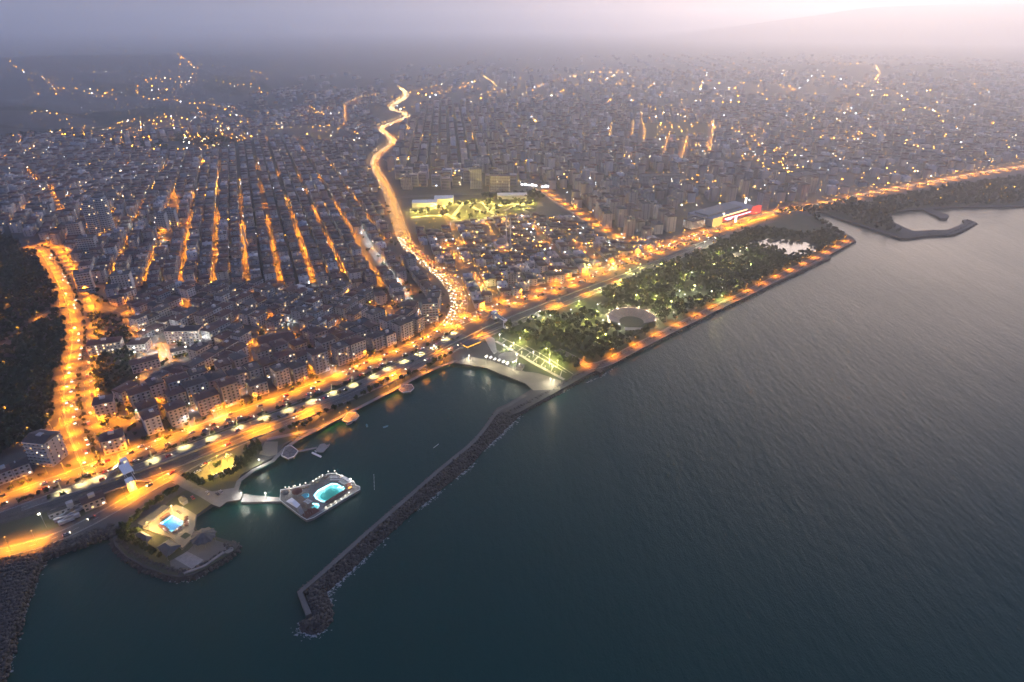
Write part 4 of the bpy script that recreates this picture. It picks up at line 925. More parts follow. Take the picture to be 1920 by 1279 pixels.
def car(x, y, rz, where, group, lights=True, z=None, parts=True):
    c = random.randrange(6) if lights else random.choice((0, 0, 2, 5, 1, 3)); zz = (float(height(x, y)) + _zoff[0] + .06) if z is None else z
    o = empty('car', (x, y, zz), rz); link('body', BODY[c], None, o); link('window_band', CM[1], None, o)
    for s in (-1, 1):
        link('headlight', CM[2] if lights else HL_OFF, None, o, (0, s * .6, 0)); link('tail_light', CM[3] if lights else TL_OFF, None, o, (0, s * .62, 0))
        if parts:
            for q in (-1.3, 1.3): link('wheel', CM[4], None, o, (q, s * .8, 0))
    tag(o, 'car', 'car', group); CARS.setdefault((CAR_WORDS[c], where), []).append((float(px_of(x, y, zz)[0]), o)); return o
CAR_XY = []
def traffic(P, lane_offs, n, where, group, i0=0, i1=None, parts=True):
    Q = resample(P[i0:i1], 4.0); t, nn = normals(Q); k = 0; tries = 0
    while k < n and tries < n * 30:
        tries += 1; i = random.randrange(len(Q)); lo, sgn = random.choice(lane_offs); p = Q[i] + nn[i] * lo
        if any(abs(p[0] - a) + abs(p[1] - b) < 7 for a, b in CAR_XY): continue
        px, py, dp = px_of(p[0], p[1], 3.0)
        if not (-5 < px < 1925 and py < 1285): continue
        CAR_XY.append(tuple(p)); k += 1; d = t[i] * sgn; car(p[0], p[1], math.atan2(d[1], d[0]), where, group, parts=parts)
LN = [(8.5, -1), (5.2, -1), (2.0, -1), (-2.0, 1), (-5.2, 1), (-8.5, 1)]
traffic(P_coast, LN, 58, 'driving along the coast highway below the apartment rows', 'cars on the coast highway', i1=i_turn)
traffic(P_coast, LN[:3] * 3 + LN[3:], 95, 'in the dense evening traffic on the curving highway', 'cars on the curving highway', i0=i_turn, i1=near_i(P_coast, (752, 440)), parts=False)
traffic(P_aven, [(9.5, -1), (6, -1), (2.8, -1), (-2.8, 1), (-6, 1), (-9.5, 1)], 55, 'on the broad orange-lit avenue', 'cars on the avenue')
traffic(P_boul, [(5.5, -1), (2, -1), (-2, 1), (-5.5, 1)], 70, 'on the seaside boulevard behind the park', 'cars on the boulevard', i1=near_i(P_boul, (1330, 434)), parts=False)
traffic(P_sea, [(2.3, -1), (-2.3, 1)], 14, 'on the seaside road below the tram track', 'cars on the seaside road')
traffic(P_strip, [(2.0, -1), (-2.0, 1)], 8, 'on the cream-lit station service road', 'cars on the service road')
def parked(pxs, rz, where, group):
    for px, py in pxs:
        c = g(px, py); car(c[0], c[1], rz + random.uniform(-.08, .08), where, group, lights=False)
parked([(430, 856), (425, 859), (442, 872), (438, 877), (431, 881), (425, 884), (420, 887), (414, 889), (408, 891), (402, 894), (372, 886), (366, 889), (381, 874), (386, 871), (392, 868), (447, 868)], .9, 'parked around the yellow-lit yard by the lagoon', 'cars parked in the lit yard')
parked([(415, 924), (408, 928), (362, 935), (390, 926)], 2.4, 'parked on the quay near the pier', 'cars parked on the quay')
Qa = resample(P_aven, 6.5); ta, na = normals(Qa)
for i in range(len(Qa) - 22, len(Qa) - 4):
    p = Qa[i] + na[i] * 14.6
    if random.random() < .8: car(p[0], p[1], math.atan2(ta[i][1], ta[i][0]), 'parked along the hill side of the avenue', 'cars parked on the avenue', lights=False, parts=False)
# far traffic: only its lights can be told
def far_traffic():
    out = []
    for P, i0, lanes in ((P_coast, near_i(P_coast, (752, 440)), LN), (P_boul, near_i(P_boul, (1330, 434)), [(5.5, -1), (2, -1), (-2, 1), (-5.5, 1)]), (P_b2, 0, [(5, 1), (-5, -1)])):
        Q = resample(P[i0:], 7.0); t, n = normals(Q)
        for lo, sg in lanes:
            k = rng.random(len(Q)) < (.75 if sg < 0 else .4); q = Q[k] + n[k] * lo + rng.normal(0, .4, (k.sum(), 2))
            out.append(np.column_stack([q, height(q[:, 0], q[:, 1]) + 1.2]))
    out = np.vstack(out); dots('distant_traffic', out, [(1, .72, .32), (1, .62, .22), (1, .85, .55), (1, .45, .1)], np.clip(px_of(*out.T)[2] * 3.2e-4, .3, 1.0) * rng.uniform(.6, 1.2, len(out)), 'stream of headlights on the far highway and boulevard', .2)
far_traffic()
# dense queue on the bend: headlights between the cars that are built one by one
q = resample(P_coast[i_turn:near_i(P_coast, (752, 440))], 5.0); t_, n_ = normals(q); qq = []
for lo in (9, 6.2, 3.4, -4): k = rng.random(len(q)) < (.75 if lo > 0 else .25); qq.append(q[k] + n_[k] * lo + rng.normal(0, .5, (k.sum(), 2)))
qq = np.vstack(qq); dots('queue_headlights', np.column_stack([qq, np.full(len(qq), BASE + .9)]), [(1, .8, .45), (1, .7, .3), (1, .88, .6), (1, .35, .1)], rng.uniform(.22, .42, len(qq)), 'queue of headlights packed along the bend of the highway', .3)

for (w_, where), L_ in CARS.items():
    for k_, (_, o) in enumerate(sorted(L_, key=lambda t: t[0])): o['label'] = f'{ORD[k_]} {w_} car from the left {where}' if len(L_) > 1 else f'the only {w_} car {where}'

# ------------------------------------------------------------------ trees
def foliage(name, a, b, rnd=True):
    m, n, l, p = nodes_of(name); p.inputs['Roughness'].default_value = 0.9; p.inputs['Specular IOR Level'].default_value = 0.2
    geo = n.new('ShaderNodeNewGeometry'); no = n.new('ShaderNodeTexNoise'); no.inputs['Scale'].default_value = 0.09; no.inputs['Detail'].default_value = 3
    l.new(geo.outputs['Position'], no.inputs['Vector']); mr = n.new('ShaderNodeMapRange'); mr.inputs[1].default_value = .35; mr.inputs[2].default_value = .65
    l.new(no.outputs['Fac'], mr.inputs[0]); ad = n.new('ShaderNodeMath'); ad.operation = 'MULTIPLY_ADD'; ad.inputs[1].default_value = .35
    l.new(geo.outputs['Random Per Island'], ad.inputs[0]); sc_ = n.new('ShaderNodeMath'); sc_.operation = 'MULTIPLY'; sc_.inputs[1].default_value = .65
    l.new(mr.outputs[0], sc_.inputs[0]); l.new(sc_.outputs[0], ad.inputs[2])
    mx = n.new('ShaderNodeMix'); mx.data_type = 'RGBA'; mx.inputs[6].default_value = (*a, 1); mx.inputs[7].default_value = (*b, 1)
    l.new(ad.outputs[0], mx.inputs[0]); l.new(mx.outputs[2], p.inputs['Base Color']); return m
M['leaf'] = foliage('broadleaf_foliage', (0.01, 0.02, 0.006), (0.04, 0.058, 0.016)); M['leaf_dark'] = foliage('conifer_foliage', (0.012, 0.022, 0.012), (0.035, 0.05, 0.022))
M['bark'] = mat('bark', (0.06, 0.045, 0.035), 0.95, (0.035, 0.028, 0.022), 1.5, 4)
def crown_arrays(seed, hgt=8.0, rad=3.6, lumps=9, quads=18, conifer=False, q=1.0):
    r = np.random.default_rng(seed); V = []
    for i in range(lumps):
        if conifer: f = (i + .5) / lumps; c = np.array([r.normal(0, .25), r.normal(0, .25), hgt * (.18 + .78 * f)]); R_ = rad * (1.05 - f) * .9 + .25; S = (R_, R_, hgt / lumps * .8)
        else:
            a, e = r.uniform(0, 6.28), r.uniform(-.5, 1.0); k = r.uniform(.3, .8); c = np.array([math.cos(a) * rad * k, math.sin(a) * rad * k, hgt * .62 + e * hgt * .24]); R_ = rad * r.uniform(.36, .55); S = (R_, R_, R_ * .85)
        for _ in range(quads):
            d = r.normal(size=3); d /= np.linalg.norm(d); p = c + d * np.array(S) * r.uniform(.65, 1.05)
            nrm = d * .7 + r.normal(size=3) * .5; nrm /= np.linalg.norm(nrm); u = np.cross(nrm, [0.3, .2, 1]); u /= np.linalg.norm(u) + 1e-6; v = np.cross(nrm, u); sz = q * r.uniform(.45, .95)
            V += [p - u * sz - v * sz * .7, p + u * sz * .8 - v * sz * .8, p + u * sz + v * sz * .75, p - u * sz * .75 + v * sz]
    V = np.array(V); F = np.arange(len(V)).reshape(-1, 4); return V, F
def trunk_mesh(hgt, seed):
    r = random.Random(seed); m = MB(); m.cyl(0, 0, -.3, hgt * .55, .26, .15, 6)
    for k in range(3):
        a = k * 2.1 + r.random(); t = np.array([math.cos(a), math.sin(a), 1.1]); p0 = np.array([0, 0, hgt * .4]); p1 = p0 + t * hgt * .17
        for s in range(4):
            pass
        sd_ = np.array([-t[1], t[0], 0]) * .07; up_ = np.array([0, 0, .07])
        m.add([p0 + sd_, p0 - sd_, p0 + up_ * 2, p1 + sd_ * .5, p1 - sd_ * .5, p1 + up_], [(0, 1, 4, 3), (1, 2, 5, 4), (2, 0, 3, 5)])
    return m.mesh('trunk')
PROTO = []
for i in range(7):
    con = i >= 5; h_ = (7, 8, 9, 6.5, 10, 11, 9)[i]; V_, F_ = crown_arrays(50 + i, h_, (3.2, 3.8, 4.2, 3.4, 4.4, 2.6, 2.3)[i], (9, 10, 11, 9, 12, 8, 7)[i], 17, con)
    cmesh = np_mesh('crown', V_, F_); cmesh.materials.append(M['leaf_dark' if con else 'leaf']); tm = trunk_mesh(h_, i); tm.materials.append(M['bark']); PROTO.append((tm, cmesh))
LOW = [crown_arrays(90 + i, 8, 3.9, 7, 9, i == 3, 1.35) for i in range(4)]
TREES = []
def tree(x, y, kind, scale, label, group, z=None):
    o = empty('conifer_tree' if kind >= 5 else 'broadleaf_tree', (x, y, float(height(x, y)) if z is None else z), random.uniform(0, 6.28)); o.scale = (scale,) * 3
    link('trunk', PROTO[kind][0], None, o); link('crown', PROTO[kind][1], None, o); TREES.append((x, y)); tag(o, label, 'tree', group); return o
def tree_mass(name, XY, label, mat_='leaf', smin=.7, smax=1.25, sink=.3):
    XY = np.asarray(XY); Vs, Fs, n = [], [], 0; Zs = height(XY[:, 0], XY[:, 1])
    for (x, y), z in zip(XY, Zs):
        V_, F_ = LOW[random.randrange(3)]; s = random.uniform(smin, smax); a = random.uniform(0, 6.28); c, sn = math.cos(a), math.sin(a)
        W = np.column_stack([V_[:, 0] * c - V_[:, 1] * sn, V_[:, 0] * sn + V_[:, 1] * c, V_[:, 2]]) * s + (x, y, z - sink); Vs.append(W); Fs.append(F_ + n); n += len(V_)
    o = link(name, np_mesh(name, np.vstack(Vs), np.vstack(Fs)), M[mat_]); tag(o, label, 'trees', kind='stuff')
def scatter(poly, n, dmin, ok=None, tries=12):
    poly = np.asarray(poly); lo, hi = poly.min(0), poly.max(0); p = rng.uniform(lo, hi, (n * tries, 2)); p = p[inside(poly, p[:, 0], p[:, 1])]
    if ok is not None: p = p[ok(p[:, 0], p[:, 1])]
    cell = {}; out = []
    for q in p:
        k = (int(q[0] // dmin), int(q[1] // dmin))
        if any(np.hypot(*(q - r)) < dmin for i in (-1, 0, 1) for j in (-1, 0, 1) for r in cell.get((k[0] + i, k[1] + j), ())): continue
        cell.setdefault(k, []).append(q); out.append(q)
        if len(out) >= n: break
    return np.array(out)
OPEN = [G(p) for p in ([(1015, 592), (1035, 570), (1070, 554), (1120, 546), (1142, 566), (1130, 587), (1075, 594)], [(1398, 413), (1455, 400), (1515, 400), (1525, 412), (1558, 432), (1530, 440), (1470, 434), (1420, 430)], [(1302, 462), (1325, 455), (1344, 460), (1322, 470)], [(1362, 478), (1382, 471), (1404, 478), (1385, 488)],
    [(905, 640), (928, 628), (960, 632), (1085, 700), (1060, 718), (1030, 720), (950, 690)], [(970, 618), (1030, 595), (1042, 606), (1000, 624)], [(1260, 552), (1320, 545), (1330, 560), (1270, 566)])]
ac = g(1184, 603); POND_BIG = POND.mean(0) + (POND - POND.mean(0)) * 1.06
def park_ok(x, y):
    k = np.hypot(x - ac[0], y - ac[1]) > 33
    for o in OPEN: k &= ~inside(o, x, y)
    return k & ~inside(POND_BIG, x, y) & (seg_dist(P_prom, x, y) > 9) & (seg_dist(P_sea, x, y) > 7) & (seg_dist(P_park_in, x, y) > 6) & (seg_dist(P_rail, x, y) > 8)
park_trees = scatter(PARK, 780, 5.2, park_ok)
d_ = px_of(park_trees[:, 0], park_trees[:, 1], 3)[2]; o_ = np.argsort(d_); park_trees = park_trees[o_]
def park_label(x, y):
    px, py, _ = px_of(x, y, 3)
    return ('in the grove left of the amphitheatre' if px < 1135 else 'around the amphitheatre' if px < 1240 else 'in the middle grove of the park' if px < 1360 else 'near the park pond')
n_ind = 205; TL = {}
def tlab(word, where, group, o, x): TL.setdefault((word, where), []).append((x, o)); o['group'] = group
for x, y in park_trees[:n_ind]:
    k = random.choice((0, 1, 2, 3, 4, 4, 1)); o = tree(x, y, k, random.uniform(.75, 1.2), 'tree', None); tlab('broadleaf', park_label(x, y), 'park trees', o, float(px_of(x, y, 3)[0]))
tree_mass('park_trees', park_trees[n_ind:], 'dense dark trees of the far half of the seaside park')
def spot_trees(pxs, kinds, where, group, smin=.7, smax=1.1):
    for px, py in pxs:
        c = g(px, py); k = random.choice(kinds); o = tree(c[0], c[1], k, random.uniform(smin, smax), 'tree', None); tlab('conifer' if k >= 5 else 'broadleaf', where, group, o, px)
spot_trees([(464, 852), (470, 848), (476, 843), (480, 846), (485, 838), (488, 846), (472, 857), (462, 862), (478, 856), (468, 866), (456, 872), (461, 876), (450, 880), (446, 874)], (5, 6, 5), 'in the dark clump beside the lagoon court', 'conifers by the lagoon')
spot_trees([(365, 905), (372, 908), (358, 901), (380, 911), (350, 897), (430, 893), (438, 890), (418, 899), (445, 885), (400, 903), (412, 872), (407, 877)], (0, 3, 1), 'around the lit car yard', 'trees by the car yard', .6, .9)
spot_trees([(275, 958), (283, 952), (291, 947), (299, 942), (307, 937), (315, 932), (323, 927), (331, 923), (265, 965), (258, 973), (250, 980), (243, 988), (236, 995), (229, 1003), (240, 1005), (250, 1000), (232, 1014), (262, 1003), (270, 1030), (258, 1024), (280, 1035), (290, 1042), (246, 1018), (300, 1046)], (0, 1, 3), 'on the garden edge of the pool peninsula', 'trees on the peninsula', .55, .85)
spot_trees([(530, 812), (545, 806), (556, 802), (572, 800), (582, 792), (600, 780), (612, 774), (628, 770), (640, 764), (655, 760), (668, 750), (682, 742), (695, 737), (706, 728), (716, 722), (726, 716), (755, 714), (770, 706), (780, 700), (806, 690), (815, 684), (826, 676), (835, 672), (845, 666)], (0, 1, 3), 'on the verge between the seaside road and the lagoon', 'trees on the shore verge', .55, .9)
wx = scatter(WOODS[0], 1500, 5.2, lambda x, y: (seg_dist(P_aven, x, y) > 20) & (seg_dist(P_hill, x, y) > 6) & np.array([min([math.hypot(a - b['x'], c - b['y']) for b in RECS if b['zone'] == 'foothill'] or [99]) > 9 for a, c in zip(x, y)]))
tree_mass('hillside_wood', wx, 'dark wood covering the slope left of the orange avenue', 'leaf_dark', .8, 1.35)
w2 = scatter(WOODS[1], 170, 4.5); tree_mass('slope_bushes', w2, 'dark bushes on the vacant slope right of the avenue', 'leaf_dark', .4, .9)
bush = []
for P, off, st, k in ((P_strip, 7.2, 2.6, .55), (P_aven, 0, 5.0, .8), (P_rail, 9.5, 7, .25), (P_coast[:i_turn], 15, 6, .35), (P_boul, -9, 9, .6)):
    Q = offset(resample(P, st), off); kk = rng.random(len(Q)) < k; bush.append(Q[kk] + rng.normal(0, .6, (kk.sum(), 2)))
tree_mass('verge_shrubs', np.vstack(bush), 'low shrubs and small street trees lining the coast roads and avenue', 'leaf', .28, .5, .1)
far = np.vstack([scatter(G(p), n, 7) for p, n in (([(1560, 398), (1620, 382), (1760, 354), (1920, 332), (1920, 382), (1790, 386), (1700, 392), (1660, 405), (1672, 425), (1690, 440), (1640, 428)], 420), ([(1450, 400), (1520, 392), (1560, 384), (1610, 372), (1580, 398)], 80), ([(770, 400), (900, 378), (1005, 376), (1000, 398), (860, 412)], 45), ([(900, 368), (1010, 362), (1020, 374), (920, 372)], 60), ([(0, 300), (100, 262), (240, 285), (330, 288), (300, 262), (120, 245), (-50, 262)], 300), ([(300, 262), (420, 280), (470, 270), (420, 255), (340, 252)], 160))])
tree_mass('distant_trees', far, 'scattered dark trees between the far quarters and on the river flats', 'leaf_dark', .8, 1.3)
cityg = []
for _ in range(6000):
    px, py = rng.uniform(180, 850), rng.uniform(290, 830); cityg.append((px, py))
cg = g(*np.array(cityg).T); kk = inside(LEFT_CITY, cg[:, 0], cg[:, 1]); cg = cg[kk]
dd = np.array([np.min((X - a) ** 2 + (Y - b) ** 2) for a, b in cg[:2200]]); cg = cg[:2200][dd > 80]
tree_mass('courtyard_trees', cg[:420], 'small dark trees filling gaps between the packed houses', 'leaf', .35, .75)
for (w_, where), L_ in TL.items():
    for k_, (_, o) in enumerate(sorted(L_, key=lambda t: t[0])): o['label'] = f'{ORD[k_]} {w_} tree from the left {where}'

# ------------------------------------------------------------------ rock armour, breakwater, surf
def rocks(name, XY, Zs, label, smin=.6, smax=1.3, parent=None):
    n = len(XY); c = np.array([(-1, -1, -1), (1, -1, -1), (1, 1, -1), (-1, 1, -1), (-1, -1, 1), (1, -1, 1), (1, 1, 1), (-1, 1, 1)], float); f = np.array([(4, 5, 6, 7), (0, 1, 5, 4), (1, 2, 6, 5), (2, 3, 7, 6), (3, 0, 4, 7), (3, 2, 1, 0)])
    s = rng.uniform(smin, smax, (n, 1, 1)) * rng.uniform(.6, 1.1, (n, 1, 3)); V = c[None] * s * rng.uniform(.55, 1.0, (n, 8, 3)); a = rng.uniform(0, 6.28, n); b = rng.uniform(-.6, .6, n)
    ca, sa, cb, sb = np.cos(a)[:, None], np.sin(a)[:, None], np.cos(b)[:, None], np.sin(b)[:, None]
    y1, z1 = V[:, :, 1] * cb - V[:, :, 2] * sb, V[:, :, 1] * sb + V[:, :, 2] * cb; x1 = V[:, :, 0] * ca - y1 * sa; y2 = V[:, :, 0] * sa + y1 * ca
    W = np.stack([x1 + XY[:, 0, None], y2 + XY[:, 1, None], z1 + Zs[:, None]], -1).reshape(-1, 3); F = (f[None] + 8 * np.arange(n)[:, None, None]).reshape(-1, 4)
    o = link(name, np_mesh(name, W, F), M['rock'], parent); tag(o, label if parent is None else None, 'rocks' if parent is None else None, kind='stuff'); return o
BW_PX = [(934, 772), (921, 783), (909, 800), (894, 818), (876, 836), (822, 880), (750, 942), (683, 1000), (605, 1070), (557, 1110), (568, 1133), (577, 1156), (561, 1170), (567, 1184), (585, 1190), (606, 1183), (620, 1168), (624, 1150), (619, 1130), (613, 1110), (645, 1080), (710, 1020), (775, 960), (825, 919), (880, 874), (915, 835), (940, 812), (975, 778), (960, 770)]
BW = G(BW_PX, .3)
def breakwater():
    o = empty('breakwater', (float(BW[9][0]), float(BW[9][1]), 0)); ox, oy = BW[9]
    def loc(P): return [(p[0] - ox, p[1] - oy) for p in P]
    vo, _, fo, *_ = delaunay_2d_cdt([Vector(p) for p in loc(BW)], [], [list(range(len(BW)))], 1, 1e-4)
    m = MB(); m.add([(v.x, v.y, .5) for v in vo], [tuple(f) for f in fo]); L_ = loc(BW); n = len(L_)
    m.add([(*p, .5) for p in L_] + [(*p, -3) for p in L_], [(i, n + i, n + (i + 1) % n, (i + 1) % n) for i in range(n)]); m.build('core', M['rock'], o)
    wp = [(985, 741), (955, 760), (934, 770), (923, 783), (911, 801), (896, 819), (878, 837), (824, 881), (752, 944), (686, 1001), (608, 1071), (562, 1110), (579, 1152)]
    P = G(wp, 3.0); a, b = offset(P, -1.6), offset(P, 1.6); w = MB(); n = len(P)
    # mitred strip with upright sides
    V = [(p[0] - ox, p[1] - oy, 3.1) for p in a] + [(p[0] - ox, p[1] - oy, 3.1) for p in b] + [(p[0] - ox, p[1] - oy, -1) for p in a] + [(p[0] - ox, p[1] - oy, -1) for p in b]
    F = [(i, i + 1, n + i + 1, n + i) for i in range(n - 1)] + [(2 * n + i, 2 * n + i + 1, i + 1, i) for i in range(n - 1)] + [(n + i, n + i + 1, 3 * n + i + 1, 3 * n + i) for i in range(n - 1)] + [(n - 1, 2 * n - 1, 4 * n - 1, 3 * n - 1)]
    w.add(V, F); w.build('promenade', M['asphalt_pale'], o)
    tag(o, 'long dark rock breakwater with a pale walkway, enclosing the lagoon and hooked at its end', 'breakwater')
    S = scatter(BW, 9000, .85, tries=6); de = seg_dist(np.vstack([BW, BW[:1]]), S[:, 0], S[:, 1]); dp = seg_dist(P, S[:, 0], S[:, 1]); k = dp > 2.1; S, de, dp = S[k], de[k], dp[k]
    rocks('armour', S - BW[9], np.minimum(.1 + de * .42, 2.5) + rng.uniform(-.35, .35, len(S)), None, .7, 1.5, o)
breakwater()
def riprap(px, width, n, label, ztop=2.6, over=False):
    P = resample(G(px, .3), 3.0); t, nn = normals(P); i = rng.integers(0, len(P), n); u = rng.random(n)
    # inland is the side where the land lies
    s = 1.0 if inside(land_outline, *(P[len(P) // 2] + nn[len(P) // 2] * 6)[:, None])[0] else -1.0
    XY = P[i] + nn[i] * s * (u * (width + 1.5) - 1.5)[:, None] + rng.normal(0, .6, (n, 2)); rocks('rock_revetment', XY, (np.where(u * (width + 1.5) - 1.5 > -.2, 2.95 + u * .3, .4 + u * 12) if over else .1 + u * ztop) + rng.uniform(-.3, .4, n), label, .6, 1.3)
riprap([(-10, 1330), (5, 1279), (22, 1210), (40, 1150), (56, 1105), (70, 1070), (86, 1045)], 34, 7500, 'dark rock slope along the shore at the lower left edge', 1.0, True)
riprap([(86, 1045), (140, 1030), (175, 1016), (203, 1004), (213, 1010)], 7, 1100, 'dark rock slope below the seaside road left of the peninsula', 1.0, True)
riprap([(213, 1010), (217, 1027), (240, 1050), (270, 1067), (310, 1082), (335, 1087), (360, 1084), (385, 1072), (430, 1045), (446, 1031), (447, 1027), (435, 1020)], 4.5, 1900, 'ring of dark rocks around the pool peninsula')
riprap([(952, 787), (975, 777), (1042, 740), (1060, 730), (1095, 710), (1118, 698), (1126, 704), (1132, 694), (1150, 682), (1195, 660), (1240, 637), (1287, 615), (1333, 590), (1392, 564), (1450, 535), (1508, 508), (1540, 492), (1556, 486), (1548, 481), (1570, 469), (1604, 454), (1597, 447)], 6.5, 5200, 'long dark rock slope below the park promenade')
riprap([(1630, 430), (1665, 441), (1685, 449), (1702, 449), (1740, 444), (1787, 442), (1812, 431), (1830, 420), (1815, 414), (1805, 415)], 6, 1500, 'curved dark rock arm of the small harbour at the river mouth')
def surf():
    out = []; sz = []
    for P, n, w in ((np.vstack([BW[12:], BW[-1:]]), 950, 2.4), (G([(1042, 740), (1126, 706), (1195, 661), (1287, 616), (1392, 565), (1508, 509), (1604, 455)], 0), 700, 1.6), (G([(5, 1279), (40, 1152), (72, 1072), (88, 1048), (140, 1033), (205, 1007)], 0), 260, 1.6), (G([(218, 1029), (270, 1069), (335, 1089), (362, 1087), (432, 1047)], 0), 200, 1.3)):
        P = resample(P, 1.0); t, nn = normals(P); k = len(P); den = np.clip(.5 + .9 * np.sin(np.arange(k) * .11 + 2 * np.sin(np.arange(k) * .037)), .02, 1); i = rng.choice(k, n, p=den / den.sum())
        s = -1.0 if (inside(land_outline, *(P[k // 2] + nn[k // 2] * 5)[:, None])[0] or inside(BW, *(P[k // 2] + nn[k // 2] * 5)[:, None])[0]) else 1.0
        out.append(P[i] + nn[i] * s * np.abs(rng.normal(0.6, w * .6, n))[:, None] + rng.normal(0, .5, (n, 2))); sz.append(rng.uniform(.12, .5, n) * np.where(rng.random(n) < .12, 2.0, 1))
    C = np.vstack(out); S = np.concatenate(sz); n = len(C); a = rng.uniform(0, 6.28, (n, 1)) + np.arange(6)[None] * math.pi / 3; r = S[:, None] * rng.uniform(.4, 1.2, (n, 6))
    V = np.stack([C[:, 0, None] + r * np.cos(a) * 1.5, C[:, 1, None] + r * np.sin(a), np.full((n, 6), .12) + rng.uniform(0, .06, (n, 1))], -1).reshape(-1, 3)
    tag(link('surf_foam', np_mesh('surf_foam', V, np.arange(n * 6).reshape(-1, 6)), mat('foam', (.27, .29, .3), .8)), 'broken white surf along the breakwater and rock slopes', 'foam', kind='stuff')
surf()

# ------------------------------------------------------------------ pools, piers and the pool platform
def water_sheet(name, col):
    m, n, l, p = nodes_of(name); n.remove(p); t = n.new('ShaderNodeBsdfTransparent'); t.inputs[0].default_value = (*col, 1); gl = n.new('ShaderNodeBsdfGlossy'); gl.inputs['Roughness'].default_value = .08
    fr = n.new('ShaderNodeFresnel'); fr.inputs[0].default_value = 1.33; mx = n.new('ShaderNodeMixShader'); l.new(fr.outputs[0], mx.inputs[0]); l.new(t.outputs[0], mx.inputs[1]); l.new(gl.outputs[0], mx.inputs[2])
    no = n.new('ShaderNodeTexNoise'); no.inputs['Scale'].default_value = 1.2; b = n.new('ShaderNodeBump'); b.inputs['Strength'].default_value = .2; geo = n.new('ShaderNodeNewGeometry'); l.new(geo.outputs['Position'], no.inputs['Vector']); l.new(no.outputs['Fac'], b.inputs['Height']); l.new(b.outputs[0], gl.inputs['Normal'])
    l.new(mx.outputs[0], n['Material Output'].inputs['Surface']); return m
M['pool_water'] = water_sheet('pool_water', (.75, .97, 1)); M['tile_blue'] = mat('pool_tile_blue', (.08, .35, .7), .4, (.1, .42, .78), 2, 2); M['tile_teal'] = mat('pool_tile_teal', (.015, .33, .27), .4, (.02, .4, .33), 2, 2); M['tile_pale'] = mat('pool_tile_pale', (.2, .55, .62), .4)
M['pool_lamp'] = emit_mat('pool_lamp', (.85, 1, 1), .25)
def shape(px, z): return [tuple(p) for p in G(px, z)]
def deck_with_holes(outer, holes, z, z0, mi=0):
    pts = list(outer); loops = [list(range(len(outer)))]
    for h in holes: loops.append(list(range(len(pts), len(pts) + len(h)))); pts += list(h)
    ed = [(lp[i], lp[(i + 1) % len(lp)]) for lp in loops for i in range(len(lp))]
    vo, _, fo, *_ = delaunay_2d_cdt([Vector(p) for p in pts], ed, [loops[0]], 1, 1e-4); V = np.array([(v.x, v.y) for v in vo]); mb = MB()
    F = [tuple(f) for f in fo if not any(inside(h, V[list(f), 0].mean()[None], V[list(f), 1].mean()[None])[0] for h in holes)]
    mb.add([(x, y, z) for x, y in V], F, mi); n = len(outer); mb.add([(*p, z) for p in outer] + [(*p, z0) for p in outer], [(i, n + i, n + (i + 1) % n, (i + 1) % n) for i in range(n)], mi); return mb
def pool_thing(outline, zt, depth, tile, label, nl, lcol, power, lamps=True, floor=None):
    P = np.array(outline); c = P.mean(0); o = empty('swimming_pool', (c[0], c[1], zt)); L = [(p[0] - c[0], p[1] - c[1]) for p in P]; n = len(L)
    if sum(L[i][0] * L[(i + 1) % n][1] - L[(i + 1) % n][0] * L[i][1] for i in range(n)) < 0: L = L[::-1]
    b = MB(); b.add([(*p, -depth) for p in L], [tuple(range(n))]); b.add([(*p, 0.02) for p in L] + [(*p, -depth) for p in L], [((i + 1) % n, n + (i + 1) % n, n + i, i) for i in range(n)]); b.build('basin', M[tile], o)
    if floor: f = MB(); f.add([(x * .62, y * .62, -depth + .03) for x, y in L], [tuple(range(n))]); f.build('deep_floor', M[floor], o)
    k = MB(); k.add([(*p, .0) for p in L] + [(*p, .16) for p in L] + [(x * 1.04, y * 1.04, .16) for x, y in L] + [(x * 1.04, y * 1.04, 0) for x, y in L], [(q * n + i, q * n + (i + 1) % n, (q + 1) * n + (i + 1) % n, (q + 1) * n + i) for q in range(3) for i in range(n)]); k.build('coping', M['concrete'], o)
    w = MB(); w.add([(*p, -.12) for p in L], [tuple(range(n))]); w.build('water', M['pool_water'], o)
    per = resample(np.array(L + L[:1]), 1.0); idx = np.linspace(0, len(per) - 1, nl, endpoint=False).astype(int)
    for i in idx:
        q = per[i] * .93
        if lamps: lb = MB(); lb.lathe(q[0], q[1], [(.02, -.5), (.28, -.42), (.28, -.3), (.02, -.22)], 8); lb.build('pool_lamp', M['pool_lamp'], o)
        l_ = bpy.data.lights.new('pool_light', 'POINT'); l_.energy = power / nl; l_.color = lcol; l_.shadow_soft_size = .2; l_.cycles.use_multiple_importance_sampling = False
        lo = bpy.data.objects.new('pool_light', l_); COL.objects.link(lo); lo.parent = o; lo.location = (q[0] * .97, q[1] * .97, -depth * .55)
    tag(o, label, 'swimming pool'); return o
def ell(px, py, rx, n=16, ky=.6, z=2.0):
    c = g(px, py, z); e = g(px + rx, py, z); r = float(np.hypot(*(e - c))); return [(c[0] + r * math.cos(a), c[1] + r * math.sin(a)) for a in np.linspace(0, 2 * math.pi, n, endpoint=False)], r
ZD = 2.0
main_pool = shape([(588.5, 928), (596, 919), (621, 906), (631, 906), (646, 914), (645.5, 920), (617, 940), (604, 942), (591, 935)], ZD)
kid_pool, _ = ell(572, 930, 7.5); spa_pool = shape([(582, 949), (588, 943), (597, 944), (599, 950), (594, 955), (586, 954)], ZD)
plat = shape([(525, 938), (526, 919), (547, 916), (583, 908), (602, 896), (616, 888), (629, 888), (648, 895), (663, 903), (667, 910), (675, 913), (675, 918), (588, 971), (575, 975), (565, 969)], ZD)
po = empty('pool_platform', (*np.mean(plat, 0), 0)); off_ = np.mean(plat, 0)
